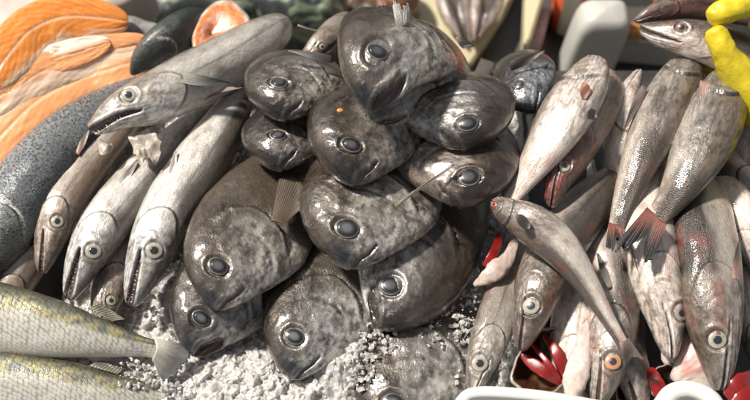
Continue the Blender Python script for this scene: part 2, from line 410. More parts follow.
    if kind == 'salmon': c = mix(c, (.62, .60, .56), np.exp(-((o_d-.02)/.02)**2)*fo*(o_s > 0)*.9)
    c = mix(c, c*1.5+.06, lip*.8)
    if not noeye: c = mix(c, (.045, .036, .03), np.exp(-((er-1.06)/.11)**2)*(.8 if kind == 'pomfret' else .55))
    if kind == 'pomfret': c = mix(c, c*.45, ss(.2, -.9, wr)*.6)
    if kind == 'hake':
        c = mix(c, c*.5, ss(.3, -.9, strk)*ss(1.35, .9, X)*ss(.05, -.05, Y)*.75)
    if kind in ('hake', 'pomfret'):
        hdm = ss(1.6, 1.2, X) if kind == 'hake' else ss(1.0, .7, X)
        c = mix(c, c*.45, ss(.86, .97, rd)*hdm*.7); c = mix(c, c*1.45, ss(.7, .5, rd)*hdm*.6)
    # --- to world
    sx = xs/kx
    C = np.stack([np.interp(sx, S, W[:, k]) for k in range(3)], 1)
    T = np.gradient(C, axis=0)
    for _ in range(10): T[1:-1] = .25*T[:-2]+.5*T[1:-1]+.25*T[2:]
    T /= np.linalg.norm(T, axis=1)[:, None]
    cd = CAM-C; cd /= np.linalg.norm(cd, axis=1)[:, None]
    if lat is not None: cd = cd*0+np.array(lat)/np.linalg.norm(lat)
    ih = int(np.argmin(abs(xs-(.2 if kind == 'pomfret' else min(Lx*.4, .9))))); N = np.zeros_like(T)
    q = cd[ih]-(cd[ih]@T[ih])*T[ih]; q /= np.linalg.norm(q); N[ih] = q
    for rngi in (range(ih+1, len(xs)), range(ih-1, -1, -1)):
        q = N[ih]
        for i_ in rngi:
            q = q-(q@T[i_])*T[i_]; q = q/np.linalg.norm(q); N[i_] = q
    B = np.cross(T, N)*(1 if side == 'R' else -1)
    r = math.radians(roll) if not isinstance(roll, (list, tuple)) else np.radians(np.interp(xs, roll[0], roll[1]))[:, None]
    Dor = np.cos(r)*B+np.sin(r)*N; Lat = np.cos(r)*N-np.sin(r)*B
    k = nt
    yy = Y.reshape(len(xs), nt); zz = Z.reshape(len(xs), nt)
    V = C[:, None]+Dm*(Dor[:, None]*yy[..., None]+Lat[:, None]*zz[..., None])
    V = V.reshape(-1, 3)
    F = gridF(len(xs), nt, True)
    tail = (len(xs)-1)*nt
    Vc = V[tail:tail+nt].mean(0)
    arc = (np.cumsum(np.r_[0, np.hypot(np.diff(.48*cs), np.diff(.33*sn))]))
    suv = np.stack([x, np.repeat(arc[None], len(xs), 0)*(hh/.48)[:, None].clip(.35, 1), 0*x], -1).reshape(-1, 3)
    root = thing(name, C[len(C)//3], label, cat, group)
    # orientation of winding
    ff = F[(len(xs)//2)*nt+nt//4]; fn = np.cross(V[ff[1]]-V[ff[0]], V[ff[2]]-V[ff[0]])
    if fn@(V[ff].mean(0)-C[len(xs)//2]) < 0: F = F[:, ::-1]
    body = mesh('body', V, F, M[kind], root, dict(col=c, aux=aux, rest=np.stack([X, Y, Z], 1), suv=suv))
    f = Fish(); f.root = root; f.body = body; f.C = C; f.T = T; f.Dor = Dor; f.Lat = Lat; f.xs = xs; f.Dm = Dm; f.kind = kind; f.V = V
    def at(xx, yy_, zz_=None):
        """a point of the side facing the viewer, and its frame"""
        i = int(np.argmin(abs(xs-xx))); row = slice(i*nt, (i+1)*nt)
        if zz_ is None:
            m = Z[row] > -1e-6; j = np.argmin(np.where(m, abs(Y[row]-yy_), 9)); zz_ = float(Z[row][j])
        return C[i]+Dm*(Dor[i]*yy_+Lat[i]*zz_), T[i], Dor[i], Lat[i]
    f.at = at
    if not noeye:
        eye_part(f, e, re, EYES[eyek or kind if (eyek or kind) in EYES else 'hake'])
    if teeth:
        tv = []; tf = []
        for q in range(teeth):
            for s in (1, -1):
                u = (q+.5+rng.uniform(-.2, .2))/teeth; xx = .03+u*xm*.8
                ym = np.interp(xx, [a for a, _ in mpl], [b for _, b in mpl])
                gl = g*math.sqrt(max(1-xx/xm, 0))+.004
                yb = ym+.004 if s > 0 else ym-gl*1.33
                pt, T_, D_, L_ = at(xx, yb)
                ln = Dm*min(gl*rng.uniform(.5, .95), .06); w = Dm*.011
                pt = pt-L_*Dm*.004; tipp = pt-D_*s*ln
                b0 = len(tv)
                for a in range(5):
                    an = a*2*math.pi/5; tv.append(pt+w*(math.cos(an)*T_+math.sin(an)*L_))
                tv.append(tipp)
                for a in range(5): tf.append((b0+a, b0+(a+1) % 5, b0+5))
        mesh('tooth_row', tv, tf, M['tooth'], root)
    return f
def eye_part(f, e, re, K):
    p0, T, Dv, L = f.at(e[0], e[1])
    # surface normal from three samples
    a = f.at(e[0]+re, e[1])[0]; b = f.at(e[0]-re, e[1])[0]; c = f.at(e[0], e[1]+re)[0]; d = f.at(e[0], e[1]-re)[0]
    n = np.cross(a-b, c-d); n /= np.linalg.norm(n)
    if n@L < 0: n = -n
    n = n+L*.6; n /= np.linalg.norm(n)
    p0 = (a+b+c+d)/4*.5+p0*.5
    ux = T-(T@n)*n; ux /= np.linalg.norm(ux); uy = np.cross(n, ux)
    R = re*f.Dm
    if f.kind == 'pomfret': K = dict(K, ax=.76+.1*rng.uniform(), pr=.6+.12*rng.uniform(), pupil=tuple(np.array(K['pupil'])*rng.uniform(.6, 1.9)))
    def disc(r0, lift, colfn, name, parent, n_r=12, na=36):
        vs = []; cl = []
        for i in range(n_r+1):
            rr = r0*i/n_r
            for j in range(na):
                an = j*2*math.pi/na
                zz = K['dome']*(math.sqrt(max(1-(rr*.93)**2, 0))-.37)
                wob = 1+.03*math.sin(2*an+R*999)
                vs.append(p0+R*(rr*wob*(K.get('ax', 1)*math.cos(an)*ux+math.sin(an)*uy)+(zz+lift)*n)); cl.append(colfn(rr, an))
        # skirt sinking into the socket
        for j in range(na):
            an = j*2*math.pi/na
            vs.append(p0+R*(r0*1.0*(K.get('ax', 1)*math.cos(an)*ux+math.sin(an)*uy)+(lift-(.35 if lift == 0 else .02))*n)); cl.append(colfn(r0, an))
        return mesh(name, vs, gridF(n_r+2, na, True), M['eye'], parent, dict(col=np.array(cl)))
    rim, rim2, pup = map(np.array, (K['rim'], K['rim2'], K['pupil']))
    def ci(r, an):
        w = float(_h(np.array([int(an*9)]), np.array([int(r*7)]), np.array([3]), 5)[0])
        if r > .95: return rim*.2
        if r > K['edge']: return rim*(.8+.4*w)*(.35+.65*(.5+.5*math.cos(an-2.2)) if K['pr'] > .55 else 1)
        return rim2*(.85+.3*w)
    eo = disc(1., 0, ci, 'eye', f.root)
    def cp(r, an):
        if K['pr'] > .6: return mix(pup*1.3, pup*.25, ss(.25, .62, np.array(r)))
        return pup*(1.2-.5*r)
    disc(K['pr'], .03, cp, 'pupil', eo, 6, 24)
def fin(f, name, base, tips, h, cb=(.12, .1, .085), ct=(.07, .06, .05), rays=14, rag=.06, ridge=.0005, nv=14, mat='fin', sag=0., parent=None, blade=0., bend=0., dh=-.008):
    """a ribbed fin between a base line and a tip line; points are (px, py[, h])"""
    g = lambda q: P(q[0], q[1], (q[2] if len(q) > 2 else h)+dh)
    ax = g(tips[0])-g(base[0]); bendv = np.cross(ax, (0, 0, 1.))*bend
    nu = rays*4+1
    ridge = ridge if rays > 6 else .00015
    Bq = spline([g(q) for q in base], nu); Tq = spline([g(q) for q in tips], nu)
    rr = np.repeat(rng.uniform(1-rag, 1, rays+2), 4)[:nu]
    u = np.linspace(0, 1, nu); V = []; c = []; rest = []
    cb, ct = np.array(cb), np.array(ct)
    for k in range(nv+1):
        v = k/nv
        for j in range(nu):
            ph = math.cos(2*math.pi*j/4); mid = (Bq[nu//2]+(Tq[nu//2]-Bq[nu//2])*v)
            p = Bq[j]+(Tq[j]-Bq[j])*v*rr[j]
            if blade: p = p+(p-mid)*blade*math.sin(math.pi*min(v*1.15, 1))**.7
            if 1 < rays <= 8 and 'tail' not in name: p = mid+(p-mid)*(.75+.7*math.sin(math.pi*v*.75))*(1-.75*v**3)
            p = p+bendv*math.sin(math.pi*v)
            n = CAM-p; n /= np.linalg.norm(n)
            V.append(p+n*(ridge*ph*(1-.6*v)+sag*math.sin(v*math.pi)*.01+.0015*math.sin(3*u[j]+4*v)))
            vq = float(ss(.05, .75, np.array(v))); c.append((cb*(1-vq)+ct*vq)*(1+.08*ph)); rest.append((v*.7, u[j]*.7, 0))
    V = np.array(V); n = (nv+1)*nu
    F = gridF(nv+1, nu)
    nrm = CAM-V.mean(0); nrm /= np.linalg.norm(nrm)
    V2 = np.vstack([V, V-nrm*.0009]); F2 = F[:, ::-1]+n
    edge = [j for j in range(nu)]+[k*nu+nu-1 for k in range(1, nv+1)]+[nv*nu+j for j in range(nu-2, -1, -1)]+[k*nu for k in range(nv-1, 0, -1)]
    ed = np.array([(a, b, b+n, a+n) for a, b in zip(edge, edge[1:]+edge[:1])])
    rest = np.array(rest*2); c = np.array(c*2)
    return mesh(name, V2, np.vstack([F, F2, ed]), M[mat], parent or f.root, dict(col=c, aux=np.tile([.35, 0, .6], (len(V2), 1)), rest=rest, suv=rest))
# =================================================================== the pomfrets
PG = 'dark pomfrets heaped in the middle'
def pom(label, nose, D, ang, h, side='L', fs=1., L=2.1, drop=.05, qm=9, **k):
    """nose px, D px, axis angle in degrees clockwise from up"""
    a = math.radians(ang); dx, dy = math.sin(a), -math.cos(a); Dm_ = D*1.2/FPX
    pts = [(nose[0], nose[1], h)]
    for q in (.35, .75, 1.2, 1.7, L):
        e = min(q, qm)+.12*max(q-qm, 0)
        pts.append((nose[0]+dx*D*fs*e, nose[1]+dy*D*fs*e, h+.004*math.sin(q*2)-drop*q*q/(1+.6*q)-max(q-qm, 0)*Dm_*1.0))
    return fish('pomfret', 'pomfret', label, pts, D, side, fs=fs, group=PG, nx=190, nt=110, cat='fish', **k)
P13 = pom('pomfret half buried in crushed ice at the bottom edge of the heap', (394, 452), 138, 18, .03, fs=1., L=1.7, drop=.02, style=dict(silver=.6, tint=(1.25, 1.25, 1.25)))
P12 = pom('front pomfret lying on the ice, lowest whole head, mouth closed', (291, 379), 119, 26, .055, drop=.03, roll=-6)
P11 = pom('dark pomfret with its mouth gaping open, next to the yellow striped tail', (192, 356), 112, 30, .055, drop=.03, gap=.06, roll=4, style=dict(silver=.75, tint=(.8, .8, .8)))
P10 = pom('pomfret facing the other way beside the ice, with a bright jaw and big dark eye', (379, 329), 138, 22, .075, 'R', drop=.04, gap=.022, eye=(.25, -.03), roll=4)
P9 = pom('long pomfret with a raised brown pectoral fin, beside the whitish hake', (214, 309), 127, 27, .10, fs=.90, drop=.04, L=1.9, roll=-4, style=dict(tint=(1.15, 1.1, 1.04)))
P8 = pom('central pomfret with a thin spine lying across it', (347, 268), 146, 20, .125, fs=.70, drop=.04, eye=(.25, .08), L=1.9, roll=-4, style=dict(tint=(1.15, 1.1, 1.05)))
P7 = pom('smooth brown pomfret above the red eyed whiting, lower of two facing left', (461, 206), 132, -6, .155, 'R', fs=.52, drop=.05, eye=(.22, .08), L=1.8, style=dict(silver=.35, tint=(.80, .68, .60)))
P6 = pom('pomfret with a light sheen on its flank, directly right of the topmost one', (463, 149), 122, -10, .19, 'R', fs=.48, drop=.05, eye=(.20, .07), L=1.7, gap=.02, style=dict(silver=.55, tint=(.8, .8, .8)), qm=1.0)
P4 = pom('pomfret with an orange speck on its forehead, under the top fish', (352, 184), 126, 16, .172, fs=.68, drop=.05, qm=1.05, eye=(.27, .09), L=1.9, style=dict(tint=(.75, .70, .65), silver=.7))
P3 = pom('small dark pomfret in shade, lower of the two stacked at the left', (279, 169), 98, 16, .135, fs=.55, drop=.07, L=1.8, roll=-14, eye=(.36, .06), qm=1.0, style=dict(tint=(.55, .52, .5), silver=.7))
P2 = pom('pomfret with a flattened eye and silver chin, upper of the two stacked at the left', (283, 119), 106, 18, .175, fs=.56, drop=.06, L=1.8, roll=-14, eye=(.36, .10), qm=.95, style=dict(tint=(.7, .66, .62)))
P1b = pom('pomfret wedged under the top fish, only its belly edge showing', (372, 126), 124, 42, .185, fs=.80, drop=.06, L=1.7, noeye=True, style=dict(silver=.3, tint=(.8, .76, .72)), qm=1.0)
P1 = fish('pomfret', 'pomfret', 'topmost pomfret crowning the heap, dark mouth open, ragged silver fin raised',
          [(368, 111, .25), (382, 79, .258), (393, 57, .248), (401, 44, .205), (405, 39, .14), (407, 37, .06)], 136, 'L', fs=1.0, group=PG, nx=200, nt=120, gap=.04, roll=-2,
          style=dict(tint=(1.1, 1.08, 1.05)))
P0 = pom('small bluish pomfret head peeping out behind the heap', (534, 112), 66, -14, .11, fs=.8, drop=.05, L=1.6, eye=(.40, .12), qm=1., style=dict(tint=(.5, .56, .66)))
fin(P1, 'pectoral_fin', [(397, 31, .272), (413, 20, .262)], [(390, -8, .285), (396, 0, .285), (408, 2, .28), (411, 8, .275)], .27, (.42, .40, .37), (.5, .48, .45), rays=16, rag=.4, ridge=.0007)
fin(P1, 'pelvic_fin', [(455, 36, .255), (460, 47, .25)], [(479, 44, .25), (470, 49, .25)], .25, (.12, .10, .08), (.05, .04, .035), rays=4, rag=.5)
fin(P9, 'pectoral_fin', [(271, 222, .132), (283, 224, .132)], [(279, 178, .125), (290, 176, .125), (302, 182, .122), (303, 208, .125)], .13, (.14, .10, .07), (.10, .075, .055), rays=14, rag=.03)
fin(P8, 'fin_spine', [(394, 204, .165), (395, 208, .165)], [(455, 163, .205), (456, 165, .205)], .17, (.20, .16, .12), (.15, .12, .10), rays=1, rag=.02)
fin(P8, 'dorsal_fin', [(303, 200, .13), (312, 176, .12)], [(296, 196, .12), (301, 170, .12)], .12, (.08, .06, .05), (.05, .04, .03), rays=8)
fin(P2, 'pectoral_fin', [(333, 55, .20), (333, 64, .195)], [(288, 49, .215), (288, 52, .215)], .2, (.10, .09, .085), (.28, .27, .26), rays=5, rag=.03, sag=.3)
fin(P0, 'pectoral_fin', [(508, 62, .14), (512, 72, .13)], [(544, 49, .15), (546, 52, .15)], .15, (.07, .06, .05), (.12, .10, .09), rays=6, rag=.05)
fin(P0, 'dorsal_fin', [(540, 72, .12), (546, 80, .12)], [(547, 62, .13), (549, 66, .13)], .12, (.07, .06, .05), (.12, .10, .09), rays=4, rag=.05)
def speck(px, py, h, r, name, label, mat, parent):
    c = P(px, py, h); V = []; n = 14
    vs = []
    for i in range(7):
        for j in range(n):
            a = i/6*math.pi; b = j*2*math.pi/n; q = r*(1+.25*rng.uniform(-1, 1))
            vs.append(c+q*np.array([math.sin(a)*math.cos(b)*1.2, math.sin(a)*math.sin(b), .55*math.cos(a)]))
    return mesh(name, vs, gridF(7, n, True), mat, parent)
# =================================================================== hakes at the left
HG = 'silvery hakes lying in a row at the left'
pale = dict(back=(.13, .115, .098), belly=(.58, .565, .54), split=.15, head=(.66, .66, .65), headf=.8)
brown = dict(back=(.20, .15, .115), belly=(.38, .33, .28), split=-.1, head=(.28, .22, .18))
H6 = fish('hake', 'hake', 'streaky brown hake body pressed beneath the others beside the spotted salmon', [(-20, 345, .03), (5, 300, .03), (30, 255, .03), (55, 210, .02), (80, 170, .02)], 46, 'R', style=brown, group=HG, noeye=True)
H5 = fish('hake', 'hake', 'small dark hake head low down between two toothed hakes', [(103, 338, .03), (107, 300, .035), (122, 262, .03), (140, 220, .02), (160, 180, .02)], 44, 'R', style=brown, group=HG, rs=1.1)
H2 = fish('hake', 'hake', 'brownish hake nearest the spotted salmon with a pale ringed eye', [(42, 274, .05), (50, 240, .055), (62, 205, .058), (84, 170, .055), (110, 140, .05), (150, 100, .03), (180, 70, .03)], 45, 'R', roll=14,
          style=dict(back=(.25, .19, .145), belly=(.48, .43, .38), split=0, head=(.33, .27, .22)), eye=(1.12, .12), gap=.04, teeth=7, group=HG, eyek='hake', rs=1.3)
H3 = fish('hake', 'hake', 'silver headed hake in the middle of the row with an open toothed mouth', [(69, 300, .06), (84, 262, .066), (104, 228, .07), (135, 190, .07), (165, 155, .065), (200, 115, .05), (235, 80, .03)], 55, 'R', roll=8, style=pale, gap=.075, teeth=9, eye=(.93, .10), group=HG, rs=1.35)
H4 = fish('hake', 'hake', 'pale hake next to the dark pomfrets, small teeth along its open jaw', [(131, 307, .06), (147, 262, .07), (170, 212, .078), (198, 168, .08), (222, 128, .078), (245, 88, .065), (270, 50, .04)], 61, 'R', roll=8, style=dict(pale, belly=(.60, .58, .55)), gap=.065, teeth=10, eye=(.93, .08), group=HG, rs=1.3)
H1 = fish('hake', 'hake', 'large toothed hake lying across the others with its head pointing left', [(89, 131, .125), (118, 112, .132), (150, 99, .13), (185, 82, .12), (222, 64, .105), (255, 45, .095), (277, 31, .075), (286, 26, .03), (288, 25, -.02)], 62, 'L', roll=-6, style=dict(pale, headf=.9, head=(.70, .69, .68), split=.75, tint=(1.1, 1.08, 1.04)), gap=.065, teeth=12, eye=(.80, .15), group=HG, rs=1.1)
fin(H1, 'pectoral_fin', [(176, 72, .155), (180, 84, .155)], [(230, 81, .14), (231, 85, .14)], .15, (.36, .34, .31), (.07, .075, .07), rays=8, rag=.03, sag=.6)
fin(H1, 'pelvic_fin', [(186, 112, .12), (206, 96, .125)], [(222, 86, .12), (245, 87, .12)], .12, (.50, .25, .17), (.30, .26, .22), rays=9, rag=.1)
fin(H3, 'pectoral_fin', [(113, 190, .10), (118, 197, .10)], [(136, 158, .105), (140, 161, .105)], .10, (.42, .38, .34), (.2, .17, .15), rays=6, rag=.03)
fin(H4, 'pectoral_fin', [(167, 184, .11), (175, 190, .11)], [(175, 150, .115), (178, 153, .115)], .11, (.38, .17, .12), (.42, .38, .35), rays=5, rag=.03)
fin(H2, 'pectoral_fin', [(75, 152, .085), (79, 156, .085)], [(88, 128, .09), (91, 130, .09)], .09, (.35, .20, .15), (.25, .2, .16), rays=4, rag=.03)
def torn(f, pts, h, name='torn_skin', c=(.46, .43, .36)):
    C0 = np.array([P(*q, h) for q in pts]); cen = C0.mean(0); n = len(C0)*6
    per = spline(np.vstack([C0, C0[:1]]), n+1)[:-1]; V = []; col = []; nz1 = fbm(per*130, 8, 3)
    for i in range(9):
        r = i/8
        for j in range(n):
            p = cen+(per[j]-cen)*r*(1+.5*(nz1[j]-.5)*r)
            V.append(p+np.array([0, 0, 1])*(.004*(1-r*r)+.012*(float(vnoise(p[None]*120, 5)[0])-.5)+.006*(float(vnoise(p[None]*300, 6)[0])-.5))); col.append(np.array(c)*(.8+.4*nz1[(j*3) % n]))
    V = np.array(V); R_ = V-f.root.location
    return mesh(name, V, gridF(9, n, True), M['flesh'], f.root, dict(col=col, aux=np.tile([.3, 0, .5], (len(V), 1)), rest=R_*12, suv=R_*12))
torn(H1, [(128, 136), (152, 130), (161, 146), (156, 165), (148, 156), (141, 166), (133, 150)], .115)
torn(H1, [(98, 140), (112, 144), (110, 152), (100, 154)], .112)
# =================================================================== salmon and fillets
S1 = fish('salmon', 'salmon', 'whole salmon with black spotted grey skin below the orange fillets', [(-34, 296, .05), (-6, 245, .055), (30, 188, .055), (76, 137, .05), (128, 98, .04), (190, 62, .03)], 80, 'R', roll=16, style=dict(tint=(.68, .70, .72)), nx=190, noeye=True)
S2 = fish('salmon', 'salmon', 'dark glossy salmon piece behind the big toothed hake', [(131, 75, .075), (143, 60, .088), (163, 44, .095), (186, 30, .09), (212, 12, .07)], 44, 'L', roll=25, style=dict(tint=(.35, .38, .35)), noeye=True, cat='fish')
def fillet(label, pts, W, h0=.0, thk=.011, edge=(.80, .60, .42), oc=(.82, .37, .15), side=1, seed=1, ped=.35):
    n, m = 420, 120
    C = spline(np.array([P(*q) for q in pts]), n); T = np.gradient(C, axis=0); T /= np.linalg.norm(T, axis=1)[:, None]
    cd = CAM-C; cd /= np.linalg.norm(cd, axis=1)[:, None]; N = cd-(cd*T).sum(1)[:, None]*T; N /= np.linalg.norm(N, axis=1)[:, None]
    N = N*.5+np.array([0, 0, .5]); N -= (N*T).sum(1)[:, None]*T; N /= np.linalg.norm(N, axis=1)[:, None]
    B = np.cross(T, N); L = np.linalg.norm(np.diff(C, axis=0), axis=1).sum()
    u = np.linspace(0, 1, n); wm = W*depth(C[n//2])/FPX/2
    wid = wm*np.clip(np.sqrt(np.clip(1-(2*u-1)**2*.98, 0, 1))*1.15, 0, 1)**.8
    V = []; c = []; rest = []
    th = np.linspace(0, 2*math.pi, m, endpoint=False)
    v = np.cos(th); zt = np.sin(th)
    U, Vv = np.meshgrid(u, v, indexing='ij'); ZT = np.repeat(zt[None], n, 0)
    thick = thk*np.sqrt(wid/wm)[:, None]*np.where(ZT > 0, np.abs(ZT)**.6*(1-.3*Vv*side), -np.abs(ZT)**.5*.5)
    su = U*L/.01; vv = Vv*side
    wav = np.abs(((su*.55+np.abs(Vv-.05)*4.2*1.0)+.5*fbm(np.stack([U.ravel()*8, Vv.ravel()*2, 0*U.ravel()], 1), seed).reshape(U.shape)) % 1-.5)*2
    line = ss(.72, .95, wav)
    cen = np.exp(-((Vv-.05)/.05)**2)
    a = fbm(np.stack([U.ravel()*9, Vv.ravel()*3, ZT.ravel()], 1), seed+4).reshape(U.shape)
    col = mix(oc, (.88, .60, .36), line*.2+.22*line*ss(.4, .6, a)); col = mix(col, (.90, .66, .45), cen*.8)
    pe = ss(ped, ped+.35, vv+.5*(a-.5)); col = mix(col, edge, pe)
    col = mix(col, np.array(oc)*.75, ss(.55, .75, a)*.2*(1-pe))
    col = mix(col, (.30, .29, .28), ss(.0, -.3, ZT))
    thick = thick-.0003*line*(ZT > 0)-.0015*cen*(ZT > 0)+(a-.5)*.004
    Vt = C[:, None]+B[:, None]*(wid[:, None]*Vv)[..., None]+N[:, None]*(thick+h0)[..., None]
    R_ = np.stack([U*L*12, Vv*wid[:, None]*12, ZT*.1], -1).reshape(-1, 3)
    F = gridF(n, m, True); o = mesh('salmon_fillet', Vt.reshape(-1, 3), F[:, ::-1], M['fillet'], None, dict(col=col.reshape(-1, 3), aux=np.tile([.25, 0, .25], (n*m, 1)), rest=R_*.5, suv=R_))
    return tag(o, label, 'fillet', 'orange salmon fillets')
fillet('pale edged orange fillet running along the spotted salmon, lowest of the three', [(-40, 190, .05), (0, 138, .055), (38, 102, .055), (80, 80, .05), (118, 68, .05), (150, 58, .045)], 58, side=-1, edge=(.84, .62, .48), ped=.05, seed=3)
fillet('middle orange fillet with a thin white edge between two others', [(-45, 130, .065), (0, 98, .07), (45, 72, .068), (95, 56, .06), (150, 43, .05)], 44, seed=8, side=1, edge=(.86, .64, .48), ped=.0, oc=(.82, .37, .15))
fillet('thick orange fillet folded on top at the upper left corner', [(-14, 88, .085), (10, 55, .09), (34, 30, .09), (70, 18, .085), (128, 22, .07)], 50, seed=15, oc=(.80, .27, .04), ped=.6)
fillet('short orange fillet piece with a white skin edge peeking out below the thick folded one', [(2, 92, .078), (28, 66, .08), (62, 57, .076), (110, 42, .072)], 32, thk=.0035, seed=21, side=-1, edge=(.82, .74, .64), ped=.1)
# cut salmon steak standing on edge: hollow with orange flesh walls
def steak():
    c0 = P(216, 30, .09); root = thing('salmon_steak', c0, 'cut salmon piece with orange flesh and silver skin, open end facing out', 'fish piece')
    per = spline(np.array([(194, 52), (193, 36), (200, 18), (214, 4), (230, 1), (243, 12), (249, 23), (240, 30), (226, 38), (214, 44), (203, 50), (194, 52)], float), 72)[:-1]
    n = len(per); cen = per.mean(0)+np.array([-8, 7])
    rings = [(1.04, -.05, 0), (1.06, -.02, 0), (1.05, .0, 0), (.97, .004, 1), (.85, .004, 2), (.72, .004, 2), (.58, .003, 3), (.42, .001, 3), (.30, -.002, 2), (.16, -.005, 4), (.04, -.008, 4)]
    cl = {0: (.30, .30, .28), 1: (.7, .55, .42), 2: (.75, .24, .05), 3: (.74, .42, .27), 4: (.50, .22, .13)}
    V = []; c = []
    for s, dh, k in rings:
        for j in range(n):
            q = cen+(per[j]-cen)*s*(1+.03*math.sin(j*2.1+s*9)*(k > 1)); V.append(P(q[0], q[1], .10)+(CAM-c0)/np.linalg.norm(CAM-c0)*dh*1.)
            c.append(np.array(cl[k])*(.9+.25*math.sin(j*.9+s*20)))
    V = np.array(V); R_ = (V-c0)*12
    mesh('flesh', V, gridF(len(rings), n, True), M['flesh'], root, dict(col=c, aux=np.tile([.25, 0, .7], (len(V), 1)), rest=R_, suv=R_))
steak()
# =================================================================== striped yellow fish at the bottom left
mg = 'yellow green scaled fish at the bottom left'
B2 = fish('mullet', 'grey_mullet', 'pale scaled fish with an olive back, lower of two along the bottom edge', [(-175, 378, .03), (-60, 380, .035), (30, 388, .035), (110, 396, .03), (160, 397, .025), (196, 398, .02)], 76, 'L', roll=10, style=dict(tint=(1, 1, 1)), group=mg, noeye=True, nx=190)
B1 = fish('mullet', 'grey_mullet', 'golden scaled fish with its tail on the ice, upper of two at the bottom left', [(-190, 300, .06), (-80, 308, .068), (0, 320, .07), (70, 333, .065), (120, 343, .055), (152, 349, .045), (168, 354, .04)], 78, 'L', roll=12, style=dict(tint=(1.12, 1.12, 1.12)), group=mg, noeye=True, nx=190)
fin(B1, 'tail_fin', [(154, 338, .068), (156, 348, .068), (152, 360, .062)], [(197, 346, .055), (190, 360, .06), (180, 372, .05), (166, 388, .04)], .06, (.52, .50, .44), (.13, .13, .12), rays=22, rag=.12, ridge=.0002, dh=0)
fin(B1, 'anal_fin', [(84, 356, .06), (112, 352, .055)], [(100, 366, .05), (130, 364, .045)], .05, (.45, .42, .36), (.2, .19, .17), rays=9, rag=.08)
fin(B1, 'dorsal_fin', [(88, 309, .085), (112, 321, .08)], [(100, 303, .085), (126, 319, .08)], .08, (.2, .19, .12), (.12, .12, .09), rays=9, rag=.08)
fin(B2, 'dorsal_fin', [(88, 366, .055), (118, 374, .05)], [(98, 360, .055), (124, 368, .05)], .05, (.25, .24, .18), (.15, .15, .12), rays=9, rag=.08)
# =================================================================== small whitings at the right
WG = 'small silvery whitings heaped at the right'
def wh(label, pts, D, side='L', style=None, **k):
    k.setdefault('eyek', 'hake'); k.setdefault('eye', (.74, .12))
    base = dict(tint=(.92, .90, .88), back=(.066, .055, .046), belly=(.68, .60, .55), split=.0, head=(.36, .34, .32), headf=.6, red=.32)
    base.update(style or {})
    return fish('hake', 'whiting', label, pts, D, side, style=base, group=WG, **k)
wb = dict(back=(.34, .30, .27), belly=(.80, .72, .665), split=.55, headf=.3, head=(.72, .70, .67), red=.3)
R16 = wh('pale whiting cut off by the right edge below the middle', [(775, 395, .06), (762, 345, .06), (752, 300, .06), (748, 250, .05), (745, 210, .04)], 44, 'L', wb, noeye=True)
R15 = wh('pale pinkish whiting lying across at the right edge', [(778, 300, .08), (762, 262, .09), (745, 226, .10), (722, 190, .09), (705, 165, .06)], 46, 'L', wb, noeye=True, roll=-25)
R5c = wh('grey whiting back in the shade beside the forked red tails', [(790, 230, .08), (770, 205, .09), (742, 178, .10), (715, 158, .09), (695, 140, .06)], 46, 'L', noeye=True, roll=20)
R5 = wh('whiting cut off by the right edge beside the yellow glove', [(752, 68, .12), (756, 95, .13), (757, 130, .13), (750, 165, .11), (740, 205, .09)], 46, 'L', dict(red=.6), noeye=True, prof='stout')
R17a = wh('whiting jaw lying loose among the red gills at the bottom', [(640, 420, .05), (636, 385, .07), (626, 350, .075), (622, 310, .06), (600, 270, .03)], 46, 'R', noeye=True, gap=.06)
R14 = wh('large grey brown whiting at the right with a long pale eye', [(719, 391, .10), (717, 355, .115), (712, 310, .125), (706, 262, .125), (700, 222, .12), (694, 180, .10), (688, 150, .08)], 74, 'L', dict(back=(.05, .042, .035), belly=(.50, .47, .44), split=.0, head=(.38, .34, .31), headf=.75), roll=18, eye=(.66, .06), rs=1.15)
R13 = wh('white bellied whiting hanging head down with a yellow ringed eye', [(672, 359, .095), (666, 318, .11), (656, 272, .12), (648, 228, .12), (648, 190, .11), (655, 150, .09), (662, 130, .07)], 62, 'R', wb, roll=-22, eye=(.70, .17), rs=1.35)
R12 = wh('whiting with an orange eye under the curved small whiting', [(598, 408, .085), (606, 372, .095), (613, 330, .10), (613, 285, .095), (604, 240, .09), (596, 200, .07), (590, 160, .05)], 60, 'R', dict(headf=.7), eyek='orange', eye=(.74, .10), gap=.03, roll=5, rs=1.3)
R11b = wh('pale flesh bellied whiting standing behind the open red gills', [(578, 425, .06), (574, 385, .07), (574, 345, .078), (580, 300, .075), (592, 260, .05)], 52, 'R', dict(wb, red=.7), noeye=True)
R10 = wh('slim whiting at the ice edge above the white tray corner', [(471, 397, .07), (480, 366, .08), (492, 330, .08), (506, 292, .075), (520, 255, .06), (530, 220, .05)], 44, 'L', dict(back=(.30, .27, .24), headf=.8, head=(.66, .64, .60), belly=(.62, .60, .56)), eye=(.72, .06), roll=8, rs=1.75)
R9 = wh('dark headed whiting with its snout over the open red gills', [(521, 351, .105), (530, 318, .115), (541, 282, .12), (560, 245, .115), (583, 212, .11), (607, 183, .10), (632, 155, .07)], 60, 'R', dict(split=-.1, head=(.20, .165, .145), headf=.85, belly=(.42, .38, .35)), roll=12, eye=(.70, .02), gap=.02, rs=1.35)
R6 = wh('narrow pale whiting squeezed between two others in the back row', [(640, 70, .10), (628, 98, .12), (624, 130, .12), (620, 165, .11), (612, 200, .08)], 34, 'L', wb, noeye=True)
R2 = wh('whiting with a dark red head pointing down in the back row', [(551, 208, .135), (558, 180, .145), (573, 150, .145), (590, 120, .14), (605, 92, .12), (612, 70, .09)], 52, 'R', dict(head=(.19, .065, .055), headf=.9, red=.5, back=(.40, .33, .29), belly=(.60, .55, .5)), eye=(.72, .0), rs=1.1)
